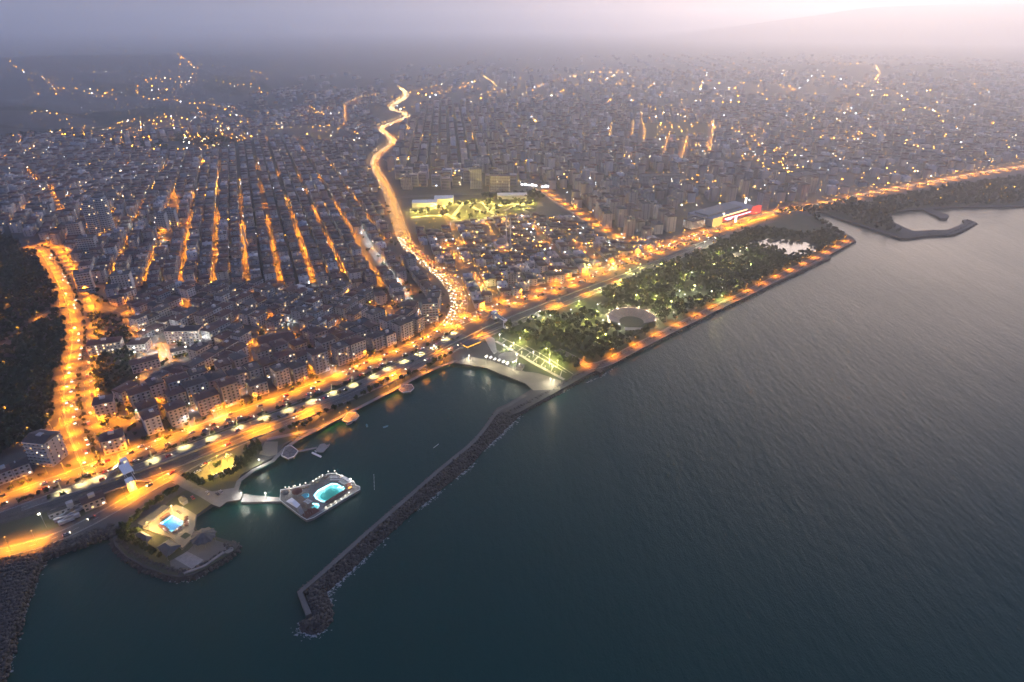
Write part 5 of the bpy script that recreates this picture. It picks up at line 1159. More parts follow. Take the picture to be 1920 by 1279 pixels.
dk = deck_with_holes([(p[0] - off_[0], p[1] - off_[1]) for p in plat], [[(p[0] - off_[0], p[1] - off_[1]) for p in h] for h in (main_pool, kid_pool, spa_pool)], ZD, -2.0)
dk.build('deck', M['paving'], po); rim = MB()
pr = np.array([(p[0] - off_[0], p[1] - off_[1]) for p in plat]); 
for i in range(len(pr)):
    a, b = pr[i], pr[(i + 1) % len(pr)]; t = (b - a) / np.hypot(*(b - a)); nn = np.array([-t[1], t[0]]) * .12
    rim.add([(*(a - nn), ZD), (*(b - nn), ZD), (*(b + nn), ZD), (*(a + nn), ZD), (*(a - nn), ZD + .5), (*(b - nn), ZD + .5), (*(b + nn), ZD + .5), (*(a + nn), ZD + .5)], [(4, 5, 6, 7), (0, 1, 5, 4), (1, 2, 6, 5), (2, 3, 7, 6), (3, 0, 4, 7)])
rim.build('parapet', M['white_paint'], po)
MB().prism([(p[0] - off_[0], p[1] - off_[1]) for p in shape([(566, 962), (590, 952), (600, 958), (576, 972), (568, 968)], ZD)], ZD + .02, ZD + .3).build('brown_terrace', M['red_cushion'], po)
MB().prism([(p[0] - off_[0], p[1] - off_[1]) for p in shape([(552, 936), (566, 930), (578, 940), (590, 948), (578, 956), (566, 952)], ZD)], ZD + .015, ZD + .08).build('wood_terrace', M['wood'], po)
for (a_, b_) in (((527, 920), (548, 917)), ((549, 917), (583, 909)), ((603, 897), (616, 889))):
    P2 = G([a_, b_], ZD) - off_; t2 = P2[1] - P2[0]; L2 = np.hypot(*t2); t2 = t2 / L2; n2 = np.array([-t2[1], t2[0]]); m2 = MB()
    for k2 in range(int(L2 / 1.6)): q2 = P2[0] + t2 * (k2 * 1.6 + .8) - n2 * 2.2; m2.box(q2[0] - .5, q2[0] + .5, q2[1] - .5, q2[1] + .5, ZD, ZD + .75)
    tag(m2.build('tables', M['wood'], po), kind='stuff')
sc2 = G([(584, 914), (613, 897)], ZD) - off_; t2 = sc2[1] - sc2[0]; n2 = np.array([-t2[1], t2[0]]) / np.hypot(*t2); MB().prism([tuple(sc2[0]), tuple(sc2[1]), tuple(sc2[1] + n2 * 3.2), tuple(sc2[0] + n2 * 3.2)], ZD + 2.6, ZD + 2.85).build('dark_pergola', M['dark_roof'], po)
jm2 = MB()
for k2 in range(-12, 13):
    for ax2 in (0, 1):
        lo2, hi2 = pr.min(0), pr.max(0)
        pts2 = [(k2 * 2.4, y2) for y2 in np.arange(lo2[1], hi2[1], .6)] if ax2 == 0 else [(x2, k2 * 2.4) for x2 in np.arange(lo2[0], hi2[0], .6)]
        A2 = np.array(pts2); ok2 = inside(pr * .96, A2[:, 0], A2[:, 1])
        for h2 in (main_pool, kid_pool, spa_pool): ok2 &= ~inside(np.array(h2) - off_ + (np.array(h2) - np.mean(h2, 0)) * .1, A2[:, 0], A2[:, 1])
        for (x2, y2) in A2[ok2]: w2_ = (.05, .3) if ax2 == 0 else (.3, .05); jm2.add([(x2 - w2_[0], y2 - w2_[1], ZD + .006), (x2 + w2_[0], y2 - w2_[1], ZD + .006), (x2 + w2_[0], y2 + w2_[1], ZD + .006), (x2 - w2_[0], y2 + w2_[1], ZD + .006)], [(0, 1, 2, 3)])
tag(jm2.build('paving_joints', M['dark_roof'], po), kind='stuff')
tag(po, 'pale floating platform with pools, sun loungers and lamps moored inside the breakwater', 'platform')
pool_thing(main_pool, ZD, 1.6, 'tile_pale', 'large turquoise swimming pool glowing on the floating platform', 22, (.75, 1, .95), 150, floor='tile_teal')
pool_thing(kid_pool, ZD, .6, 'tile_pale', 'small round unlit pool beside the brown canopy on the platform', 1, (.8, .9, 1), 6, lamps=False)
pool_thing(spa_pool, ZD, .9, 'tile_pale', 'small bright cyan pool at the lower corner of the platform', 7, (.6, 1, 1), 60)
pr_ = shape([(452, 941), (526, 940), (526, 933), (456, 926)], ZD); MB().prism(pr_, -1.5, ZD - .06, 0).build('pier', M['concrete']); tag(bpy.data.objects['pier'], 'low concrete pier from the quay to the pool platform', 'pier')
def canopy(name, pxc, rx, hgt, mat_, label, sides=10, rise=1.2, scallop=0.0, z=ZD):
    pts, r = ell(*pxc, rx, sides, z=z + hgt); c = np.mean(pts, 0); o = empty(name, (c[0], c[1], z)); n = sides * 2; m = MB()
    ring = [(r * (1 + scallop * (-1) ** i) * math.cos(math.pi * i / sides), r * (1 + scallop * (-1) ** i) * math.sin(math.pi * i / sides)) for i in range(n)]
    m.add([(*p, hgt) for p in ring] + [(x * .5, y * .5, hgt + rise * .62) for x, y in ring] + [(0, 0, hgt + rise)] + [(*p, hgt - .35) for p in ring], [(i, (i + 1) % n, n + (i + 1) % n, n + i) for i in range(n)] + [(n + i, n + (i + 1) % n, 2 * n) for i in range(n)] + [(2 * n + 1 + i, 2 * n + 1 + (i + 1) % n, (i + 1) % n, i) for i in range(n)]); m.build('roof', M[mat_], o)
    for i in range(0, n, 4): MB().cyl(ring[i][0] * .88, ring[i][1] * .88, 0, hgt, .1, .1, 6).build('post', M['steel'], o)
    tag(o, label, 'pavilion'); return o
canopy('canopy', (557, 921), 9.5, 3.2, 'red_cushion', 'round red-brown canopy on the pool platform')
canopy('canopy', (535, 924), 6, 3.2, 'dark_roof', 'small round grey roof at the pier end of the platform')
canopy('canopy', (581, 956), 5, 2.8, 'red_cushion', 'small brown canopy beside the bright cyan pool')
canopy('canopy', (569, 946), 6, 2.6, 'wood', 'low brown wooden canopy in the middle of the platform')
def tent(pxs, hgt, label, mat_='white_paint', z=ZD, rise=1.5):
    P = np.array(shape(pxs, z + hgt)); c = P.mean(0); o = empty('tent', (c[0], c[1], z)); L = P - c; n = len(L); m = MB(); ctr = [L[0] * .5 + L[-1] * .5, L[n // 2] * .5 + L[n // 2 - 1] * .5]
    m.add([(*p, hgt) for p in L] + [(*(ctr[0] * .7), hgt + rise), (*(ctr[1] * .7), hgt + rise)], [(0, 1, n + 1, n), (1, 2, n + 1), (2, 3, n, n + 1), (3, 0, n)]); m.build('roof', M[mat_], o)
    for p in L: MB().cyl(p[0] * .93, p[1] * .93, 0, hgt, .08, .08, 5).build('post', M['steel'], o)
    tag(o, label, 'tent'); return o
tent([(536, 940), (547, 933), (563, 946), (557, 953)], 3.0, 'white peaked tent on the left side of the platform'); tent([(556, 953), (563, 947), (571, 962), (563, 966)], 3.0, 'violet-grey tent at the lower corner of the platform', 'kerb')
kb = g(655, 915, ZD); ko = empty('kiosk', (kb[0], kb[1], ZD), .6); MB().box(-1.8, 1.8, -1.4, 1.4, 0, 2.6).build('wall', M['wood'], ko); MB().box(-2.2, 2.2, -1.8, 1.8, 2.6, 2.85).build('roof', M['red_cushion'], ko); MB().box(-1.2, 1.2, -1.45, -1.4, .8, 2.2).build('lit_counter', emit_mat('kiosk_light', (1, .4, .08), .05), ko); tag(ko, 'small orange-lit kiosk at the right end of the platform', 'kiosk')
for q_, (px, py) in enumerate([(535, 913), (542, 913), (550, 911.5), (553, 910.5), (562.5, 908), (573, 905), (586.5, 901), (593, 897), (599, 893.5), (604.5, 890), (615.5, 883.5), (627.5, 882.5), (631, 887), (641, 890.5), (662.5, 902)]):
    c = g(px, py, ZD + 4.1); lamp('globe', c[0], c[1], 0, f'{ORD[q_]} white globe lamp from the left along the rim of the platform', 'white globe lamps on the platform rim', z=ZD, name='globe_lamp')
c = g(657.5, 898, ZD + 8); lamp('platflood', c[0], c[1], 2.4, 'tall white floodlight at the right end of the platform', 'platform floodlight', z=ZD, name='floodlight')
for q_, (px, py) in enumerate([(612, 954), (621, 949), (630, 943), (640, 938), (648, 932), (655, 927)]):
    c = g(px, py, ZD); lamp('globe', c[0], c[1], 0, f'{ORD[q_]} warm lamp from the left along the seaward edge of the platform', 'warm lamps on the platform edge', z=ZD - 2.2, name='globe_lamp')
for q_, (px, py) in enumerate([(455, 936), (500, 936), (488, 873)]):
    c = g(px, py, ZD); lamp('parkw', c[0], c[1], 0, f'{("first", "second", "third")[q_]} lamp by the quay, counted from the pier root', 'quay lamps', z=ZD, name='path_lamp')
# loungers
M['cushion'] = mat('pale_cushion', (.55, .55, .55), .8); M['cushion_dark'] = mat('dark_cushion', (.06, .04, .035), .8)
def lounger_meshes():
    f = MB(); f.box(-.95, .95, -.35, .35, .28, .36)
    for x in (-.8, .8):
        for y in (-.3, .3): f.box(x - .04, x + .04, y - .04, y + .04, 0, .28)
    c = MB(); c.box(-.5, .93, -.32, .32, .37, .46); c.add([(-.5, -.32, .37), (-.5, .32, .37), (-1.0, .32, .85), (-1.0, -.32, .85), (-.45, -.32, .46), (-.45, .32, .46), (-.95, .32, .93), (-.95, -.32, .93)], [(4, 5, 6, 7), (3, 2, 1, 0), (0, 4, 7, 3), (1, 2, 6, 5), (2, 3, 7, 6)])
    return f.mesh('frame'), c.mesh('cushion')
LF, LC = lounger_meshes(); LF.materials.append(M['steel']); LC.materials.append(M['cushion']); LC2 = LC.copy(); LC2.materials.clear(); LC2.materials.append(M['cushion_dark'])
def loungers(a, b, n, z, dark, row, group, turn=0.0):
    p, q = g(*a, z), g(*b, z); d = q - p
    for i in range(n):
        c = p + d * (i + .5) / n; o = empty('sun_lounger', (c[0], c[1], z + .02), math.atan2(d[1], d[0]) + math.pi / 2 + turn); link('frame', LF, None, o); link('cushion', LC2 if dark else LC, None, o)
        tag(o, f'{ORD[i]} {"dark" if dark else "pale"} lounger {row}', 'sun lounger', group)
loungers((619, 896), (635, 895.5), 7, ZD, False, 'in the back row above the turquoise pool', 'pale loungers on the platform')
loungers((619, 900.5), (635, 900), 7, ZD, False, 'in the row just above the turquoise pool', 'pale loungers on the platform')
loungers((638, 895), (662, 907), 11, ZD, False, 'in the outer row at the right of the turquoise pool', 'pale loungers on the platform')
loungers((636, 899), (657, 909), 10, ZD, False, 'in the middle row at the right of the turquoise pool', 'pale loungers on the platform')
loungers((635, 903), (652, 911), 8, ZD, False, 'in the inner row at the right of the turquoise pool', 'pale loungers on the platform')
loungers((604, 895), (613, 892), 4, ZD, False, 'beside the globe lamps above the dark screen', 'pale loungers on the platform')
loungers((609, 950), (650, 925), 17, ZD, True, 'along the seaward side of the turquoise pool', 'dark loungers on the platform')
loungers((570, 940), (580, 945), 5, ZD, False, 'between the round pool and the cyan pool, front row', 'pale loungers on the platform')
loungers((574, 937), (585, 942), 5, ZD, False, 'between the round pool and the cyan pool, back row', 'pale loungers on the platform')
def parasols(a, b, n, z, matn, row, group):
    p, q = g(*a, z), g(*b, z)
    for i in range(n):
        c = p + (q - p) * (i + .5) / n; o = empty('parasol', (c[0], c[1], z), random.uniform(0, 1)); MB().cyl(0, 0, 0, 2.5, .05, .05, 5).build('pole', M['steel'], o)
        m = MB(); m.add([(1.5 * math.cos(k * math.pi / 4), 1.5 * math.sin(k * math.pi / 4), 2.15) for k in range(8)] + [(0, 0, 2.65)], [(k, (k + 1) % 8, 8) for k in range(8)]); m.build('canopy', M[matn], o); tag(o, f'{ORD[i]} {"dark" if matn == "red_cushion" else "pale"} parasol from the left {row}', 'parasol', group)
parasols((612, 946), (650, 923), 10, ZD, 'red_cushion', 'along the seaward side of the turquoise pool', 'parasols on the platform')
parasols((640, 897), (660, 908), 5, ZD, 'cushion', 'among the loungers right of the turquoise pool', 'parasols on the platform')
# peninsula: raised pool terrace, pavilions
ZP = BASE + .9
pen_pool = shape([(297.5, 984), (322.5, 967.5), (343, 978), (342, 983), (321, 997)], ZP)
ter = shape([(270, 992), (297, 967), (330, 947), (347, 953), (368, 966), (363, 993), (358, 1012), (342, 1028), (320, 1008), (292, 999)], ZP)
deck_with_holes(ter, [pen_pool], ZP, BASE - .2).build('raised_pool_terrace', M['sand']); tag(bpy.data.objects['raised_pool_terrace'], kind='structure')
pool_thing(pen_pool, ZP, .85, 'tile_blue', 'bright blue swimming pool on the small peninsula', 9, (.6, .85, 1), 470)
for q_, (px, py, lab) in enumerate([(275, 980, 'yellow-white floodlight at the left end of the peninsula cabin row'), (321, 949, 'yellow-white floodlight at the right end of the peninsula cabin row')]):
    c = g(px, py, BASE + 8); lamp('penflood', c[0], c[1], -.8, lab, 'peninsula floodlights', name='floodlight') if 'penflood' in LAMP_KINDS else (lamp_kind('penflood', 9, .6, (1, .62, .18), .25, 6500, r=.6), lamp('penflood', c[0], c[1], -.8, lab, 'peninsula floodlights', name='floodlight'))
for px, py in ((345, 960), (356, 985), (335, 1000), (310, 1000)):
    c = g(px, py, ZP); lamp('globe', c[0], c[1], 0, f'low warm lamp on the pool terrace at {"its far corner" if py == 960 else "its water side" if py == 985 else "the lawn bed" if px == 335 else "the garden steps"}', 'pool terrace lamps', z=ZP, name='path_lamp')
def hip_house(name, pxs, h, roofmat, wallmat, label, cat='pavilion', z=BASE, rise=2.0, ridge=.45, open_=False):
    P = np.array(shape(pxs, z + h)); c = P.mean(0); L = P - c; o = empty(name, (c[0], c[1], z)); e0, e1 = L[1] - L[0], L[2] - L[1]
    if np.hypot(*e0) >= np.hypot(*e1): r0, r1 = (L[0] + L[3]) / 2, (L[1] + L[2]) / 2; F = [(0, 1, 5, 4), (2, 3, 4, 5), (1, 2, 5), (3, 0, 4)]
    else: r0, r1 = (L[0] + L[1]) / 2, (L[2] + L[3]) / 2; F = [(1, 2, 5, 4), (3, 0, 4, 5), (0, 1, 4), (2, 3, 5)]
    m = MB(); m.add([(*p, h) for p in L] + [(*(r0 * ridge), h + rise), (*(r1 * ridge), h + rise)], F); n = 4; m.add([(*p, h) for p in L] + [(*p, h - .3) for p in L], [(i, 4 + i, 4 + (i + 1) % 4, (i + 1) % 4) for i in range(4)]); m.build('roof', M[roofmat], o)
    if open_:
        for p in L: MB().cyl(*(p * .9), 0, h, .14, .14, 6).build('post', M['steel'], o)
        MB().prism([tuple(p * .4) for p in L], 0, h - .4).build('kitchen_wall', M[wallmat], o)
    else: MB().prism([tuple(p * .9) for p in L], -.5, h).build('wall', M[wallmat], o)
    tag(o, label, cat); return o
hip_house('pavilion', [(294, 1026), (316, 1011), (340, 1022), (312, 1045)], 4.2, 'dark_roof', 'concrete', 'dark hip-roofed restaurant pavilion on the peninsula', open_=True)
hip_house('pavilion', [(251, 1002), (265, 995), (286, 1007), (275, 1017)], 3.6, 'dark_roof', 'concrete', 'grey-green roofed pavilion at the left edge of the peninsula', open_=True)
hip_house('pavilion', [(333, 935), (344, 929), (352, 936), (342, 942)], 3.4, 'dark_roof', 'concrete', 'small dark hip-roofed hut at the peninsula entrance')
canopy('pavilion', (381, 1005), 22, 5.0, 'dark_roof', 'large scalloped dark round pavilion on the seaward end of the peninsula', 12, 2.6, .07, z=BASE)
cabs = G([(262, 984), (312, 948)], BASE + 3)
for k in range(9):
    c = cabs[0] + (cabs[1] - cabs[0]) * (k + .5) / 9; d = cabs[1] - cabs[0]; o = empty('changing_cabin', (c[0], c[1], BASE), math.atan2(d[1], d[0])); w = np.hypot(*d) / 9
    MB().box(-w / 2 + .06, w / 2 - .06, -2.2, 2.2, 0, 2.7).build('wall', M['concrete'], o); MB().add([(-w / 2, -2.8, 2.7), (w / 2, -2.8, 2.7), (w / 2, 2.6, 3.3), (-w / 2, 2.6, 3.3), (-w / 2, -2.8, 2.5), (w / 2, -2.8, 2.5), (w / 2, 2.6, 2.7), (-w / 2, 2.6, 2.7)], [(0, 1, 2, 3), (4, 5, 1, 0), (5, 6, 2, 1), (6, 7, 3, 2), (7, 4, 0, 3)]).build('roof', M['dark_roof'], o)
    MB().box(-.5, .5, -2.26, -2.2, 0, 2.1).build('door', M['wood'], o); tag(o, f'{ORD[k]} grey changing cabin from the left behind the blue pool', 'cabin', 'changing cabins on the peninsula')
area('lawn_bed', [(338, 1008), (349, 1000), (359, 1005), (348, 1013)], 'grass', 0.95, avoid=False)
pts, r = ell(429, 1031, 8, 24, z=BASE + .4); MB().prism(pts, BASE, BASE + .4).build('round_terrace', M['tile_pale'] if False else M['paving']); tag(bpy.data.objects['round_terrace'], 'pale round stone terrace at the tip of the peninsula', 'terrace')
wl_ = G([(345, 1076), (384, 1062), (420, 1036)], BASE); a, b = offset(wl_, -.8), offset(wl_, .8); m = MB()
for i in range(2): m.prism([tuple(a[i]), tuple(a[i + 1]), tuple(b[i + 1]), tuple(b[i])], BASE, BASE + .7)
m.build('sea_wall', M['concrete']); tag(bpy.data.objects['sea_wall'], 'low pale sea wall along the outer edge of the peninsula', 'wall')
for args in (((300, 986), (318, 1001), 10, ZP, True, 'in front of the blue pool', 'dark loungers on the peninsula'), ((301, 979), (320, 965), 9, ZP, True, 'behind the blue pool', 'dark loungers on the peninsula'), ((349, 972), (350, 988), 6, ZP, True, 'right of the blue pool', 'dark loungers on the peninsula'), ((331, 958), (340, 965), 5, ZP, True, 'at the far corner of the blue pool', 'dark loungers on the peninsula'), ((324, 1001), (340, 990), 6, ZP, True, 'at the near right edge of the blue pool', 'dark loungers on the peninsula')): loungers(*args)
parasols((301, 988), (316, 1000), 5, ZP, 'red_cushion', 'in front of the blue pool', 'parasols on the peninsula'); parasols((303, 977), (318, 967), 4, ZP, 'red_cushion', 'behind the blue pool', 'parasols on the peninsula'); parasols((350, 972), (351, 990), 4, ZP, 'red_cushion', 'right of the blue pool', 'parasols on the peninsula'); parasols((327, 1003), (340, 993), 3, ZP, 'red_cushion', 'by the lawn bed', 'parasols on the peninsula')
# lagoon decks and jetty
def octa_deck(pxs, label, table=True):
    P = np.array(shape(pxs, 2.4)); c = P.mean(0); L = P - c; o = empty('viewing_deck', (c[0], c[1], 0)); MB().prism([tuple(p) for p in L], 1.7, 2.4).build('deck', M['paving'], o); n = len(L)
    for i in range(0, n): MB().cyl(*(L[i] * .8), -2.5, 1.7, .25, .25, 6).build('pile', M['concrete'], o)
    m = MB()
    for i in range(n): p, q = L[i] * .97, L[(i + 1) % n] * .97; m.add([(*p, 2.4), (*q, 2.4), (*q, 3.2), (*p, 3.2), (*(p * .97), 2.4), (*(q * .97), 2.4), (*(q * .97), 3.2), (*(p * .97), 3.2)], [(0, 1, 2, 3), (5, 4, 7, 6), (3, 2, 6, 7)])
    m.build('railing', M['white_paint'], o); s = MB()
    for k in range(5): a = k * 2 * math.pi / 5; s.box(-.15, .15, 0, 0.1, 2.41, 2.43) if k == 0 else None; e = np.array([math.cos(a), math.sin(a)]) * np.abs(L).max() * .75; t = np.array([-e[1], e[0]]); t = t / np.hypot(*t) * .25; s.add([(*(-t), 2.44), (*(e - t), 2.44), (*(e + t), 2.44), (*t, 2.44)], [(0, 1, 2, 3)])
    s.build('inlay', M['dark_roof'], o); tag(o, label, 'deck', 'viewing decks on the lagoon')
octa_deck([(527, 855), (535, 838), (547, 836), (560, 846), (552, 857), (540, 861)], 'large pale eight-sided deck on the lagoon at the jetty')
octa_deck([(641, 788), (652, 775), (668, 773), (674, 780), (668, 788), (652, 793)], 'pale viewing deck on the lagoon, second from the left')
octa_deck([(747, 731), (757, 722), (772, 721), (777, 728), (770, 735), (755, 737)], 'pale viewing deck on the lagoon, third from the left')
octa_deck([(785, 696), (792, 691), (801, 692), (800, 697), (790, 699)], 'small pale deck at the right end of the lagoon shore')
j = G([(559, 846), (580, 842), (594, 839)], 1.6); a, b = offset(j, -.9), offset(j, .9); jo = empty('jetty', (j[0][0], j[0][1], 0)); jm = MB()
for i in range(2): jm.prism([tuple(a[i] - j[0]), tuple(a[i + 1] - j[0]), tuple(b[i + 1] - j[0]), tuple(b[i] - j[0])], 1.2, 1.6)
jm.build('walkway', M['concrete'], jo); MB().prism([tuple(np.array(p) - j[0]) for p in shape([(592, 844), (600, 833), (608, 831), (616, 837), (606, 848), (596, 848)], 1.6)], 1.1, 1.6).build('platform', M['concrete'], jo); MB().prism([tuple(np.array(p) - j[0]) for p in shape([(584, 849), (586, 847), (603, 855), (601, 857)], 1.2)], .4, 1.2).build('float', M['white_paint'], jo); tag(jo, 'grey jetty with a small head platform and a floating arm in the lagoon', 'jetty')
def boat(px, py, rz, col, label, s=1.0):
    c = g(px, py, 0); o = empty('small_boat', (c[0], c[1], .1), rz); o.scale = (s,) * 3; L = [(-2.2, -.75), (1.0, -.8), (2.6, 0), (1.0, .8), (-2.2, .75)]; h = MB(); n = 5
    h.add([(x * .85, y * .7, -.3) for x, y in L] + [(x, y, .6) for x, y in L] + [(x * .9, y * .85, .6) for x, y in L] + [(x * .85, y * .75, .1) for x, y in L], [(q * n + i, q * n + (i + 1) % n, (q + 1) * n + (i + 1) % n, (q + 1) * n + i) for q in range(3) for i in range(n)] + [tuple(range(15, 20))]); h.build('hull', mat('boat_' + col[0], col[1], .5), o)
    for x in (-1.2, .3): MB().box(x - .18, x + .18, -.6, .6, .3, .36).build('bench', M['wood'], o)
    tag(o, label, 'boat', 'small boats in the lagoon')
boat(598, 846, .4, ('white', (.6, .6, .6)), 'small white boat moored at the jetty head', 1.4); boat(613, 838, 1.0, ('grey', (.3, .3, .32)), 'grey boat on the far side of the jetty head', 1.3); boat(688, 799, 1.9, ('teal', (.1, .3, .35)), 'small teal boat drifting near the second viewing deck'); boat(723, 801, .6, ('blue', (.15, .35, .45)), 'small blue boat drifting in the middle of the lagoon'); boat(655, 795, .6, ('pale', (.55, .5, .5)), 'pale boat tied below the second viewing deck', 1.2)
vo_ = [(813, 840, 822, 833), (701, 890, 702, 918)]
for q_, (x0, y0, x1, y1) in enumerate(vo_):
    P = G([(x0, y0), (x1, y1)], .1); n_ = 12; m = MB()
    for k in range(n_): p = P[0] + (P[1] - P[0]) * k / (n_ - 1); m.lathe(p[0], p[1], [(.02, -.1), (.28, .05), (.28, .25), (.02, .4)], 6)
    tag(m.build('float_line', M['white_paint']), ('short line of white floats in the lagoon near the breakwater', 'line of white floats beside the pool platform')[q_], 'float line')

# ------------------------------------------------------------------ landmarks
def bld(name, px, py, rot, label, cat, z=None):
    c = g(px, py); return empty(name, (c[0], c[1], float(height(*c))), rot), lambda o: tag(o, label, cat)
def block(px, py, rot, w, d, fl, label, wall=0, roof='flat', roofc=3, fins=False, lit=.1, cat='building', name='block_of_flats', fh=2.95, zoff=0.0):
    o, t = bld(name, px, py, rot, label, cat); h = fl * fh + .6
    MB().box(-w / 2, w / 2, -d / 2, d / 2, -2, h, bottom=False).build('wall', M['wall_i'][wall], o); V, F = roof_geo(w, d, h, roof, .5); rb = MB(); rb.add(V, F); rb.build('roof', M['roof_i'][roofc], o)
    wb, lb = MB(), MB()
    for sl in facade_slots(w, d, fl, fh): (lb if random.random() < lit else wb).add(slot_quad(*sl, w, d, .06), [(0, 1, 2, 3)])
    tag(wb.build('windows', M['glass'], o), kind='stuff')
    if lb.n: tag(lb.build('lit_windows', M['lit'], o), kind='stuff')
    if fins:
        fb = MB()
        for f in range(1, fl + 1):
            for s in (-1, 1): y0, y1 = sorted((s * d / 2, s * (d / 2 + 1.1))); fb.box(-w / 2 + .4, w / 2 - .4, y0, y1, f * fh - .1, f * fh + .75)
        tag(fb.build('balconies', M['balcony'], o), kind='stuff')
    MB().box(-2, 2, -1.8, 1.8, h + .2, h + 3).build('lift_house', M['wall_i'][wall], o)
    t(o); return o
def round_tower(px, py, label):
    o, t = bld('round_tower', px, py, .3, label, 'tower'); fl, fh = 17, 3.0
    for q, (x, y, r, h) in enumerate(((-6, -4, 9, 48), (6.5, 3.5, 10, 53))):
        MB().cyl(x, y, -2, h, r, r, 18).build('shaft', M['wall_i'][6], o); MB().cyl(x, y, h, h + 1.4, r * .8, r * .8, 18).build('roof_cap', M['roof_i'][3], o); m, wb, lb = MB(), MB(), MB()
        for f in range(1, int(h / fh)):
            m.cyl(x, y, f * fh - .1, f * fh + .8, r + 1.0, r + 1.0, 18)
            for k in range(18):
                a = k * math.pi / 9 + .17; ca, sa = math.cos(a), math.sin(a); ux, uy = -sa * .8, ca * .8; cx_, cy_ = x + ca * (r + .06), y + sa * (r + .06); (lb if random.random() < .06 else wb).add([(cx_ - ux, cy_ - uy, f * fh + .9), (cx_ + ux, cy_ + uy, f * fh + .9), (cx_ + ux, cy_ + uy, f * fh + 2.6), (cx_ - ux, cy_ - uy, f * fh + 2.6)], [(0, 1, 2, 3)])
        tag(m.build('balconies', M['wall_i'][5], o), kind='stuff'); tag(wb.build('windows', M['glass'], o), kind='stuff'); tag(lb.build('lit_windows', M['lit'], o), kind='stuff')
    MB().box(-3, 3, -10, 10, -2, 50).build('core', M['wall_i'][2], o); t(o)
round_tower(193, 436, 'tall grey tower of two joined round shafts with ring balconies on the left')
block(308, 432, .2, 15, 14, 9, 'left one of the twin slab towers right of the round tower', 6, fins=True); block(326, 424, .2, 15, 14, 9, 'right one of the twin slab towers right of the round tower', 6, fins=True)
block(95, 862, -.15, 18, 15, 7, 'steep gabled block of flats alone at the left below the hill', 2, 'gable', 4, fins=True)
block(202, 660, .35, 30, 13, 4, 'long pale institute building with lit window rows right of the avenue', 3, 'hip', 0, lit=.5, name='institute_building')
block(265, 655, .1, 17, 15, 3, 'square school block with a dark red roof left of the yard', 5, 'hip', 1, name='school_building'); block(275, 690, .6, 24, 12, 3, 'lower school wing with a red-brown roof', 3, 'hip', 0, name='school_building'); block(350, 640, .05, 34, 13, 5, 'long bright school building behind the floodlit yard', 5, 'hip', 4, lit=.2, name='school_building')
block(362, 660, .5, 38, 9, 2, 'long low dark-roofed hall across the floodlit yard', 2, 'gable', 4, name='school_hall')
block(808, 602, .2, 17, 14, 8, 'red-brown apartment tower inside the bend of the highway', 4, 'flat', 3, fins=True, lit=.15); block(960, 538, .1, 10, 8, 6, 'lone pinkish tower among the workshops', 4, 'flat', 3, lit=.02)
block(893, 352, .05, 24, 18, 13, 'dark square high-rise behind the lit green park', 2, lit=.04, name='high_rise'); block(937, 357, .05, 40, 20, 10, 'broad high-rise with ribbed facade behind the lit green park', 4, fins=True, lit=.05, name='high_rise'); block(880, 330, .05, 20, 16, 11, 'grey high-rise further back, left of the square one', 6, lit=.05, name='high_rise')
block(832, 300, .05, 34, 18, 12, 'wide tall block of the town centre left of the high-rises', 2, lit=.08, name='high_rise'); block(905, 322, 0, 26, 16, 11, 'pale high-rise with a white stair stripe in the town centre', 5, lit=.05, name='high_rise')
block(238, 552, .35, 20, 13, 9, 'white balconied block with violet lights near the avenue', 5, fins=True, lit=.12); block(165, 545, .5, 16, 14, 8, 'block with yellow lit edges beside the avenue', 2, fins=True, lit=.12); block(172, 480, .3, 22, 15, 9, 'striped block below the round tower', 6, fins=True, lit=.06); block(150, 455, .3, 16, 14, 10, 'grey tower block left below the round tower', 2, fins=True)
block(203, 778, .5, 14, 13, 5, 'block with violet neon at its door beside the avenue', 3, 'hip', 1, lit=.1); block(218, 840, .55, 15, 13, 4, 'corner block with a red and blue lit cafe terrace', 3, 'hip', 1, lit=.15)
block(520, 648, .45, 34, 26, 2, 'large low hall with a broad dark red roof in the old town', 4, 'gable', 0, lit=.02, name='market_hall', fh=4)
block(1500, 340, .5, 70, 36, 5, 'long pink-grey hospital-like block near the boulevard', 4, lit=.2, name='long_block'); block(1240, 342, .1, 90, 26, 5, 'long grey block in the middle of the town', 2, lit=.06, name='long_block'); block(1428, 392, .4, 16, 14, 10, 'tall plain block right of the red-lit mall', 2, lit=.02); block(1300, 425, .6, 30, 20, 4, 'low yellow-lit block left of the mall', 3, lit=.5)
block(90, 400, .3, 18, 14, 5, 'pale balconied block high on the left slope', 5, fins=True); block(140, 395, .3, 20, 14, 6, 'grey block left of the round tower on the slope', 2, fins=True)
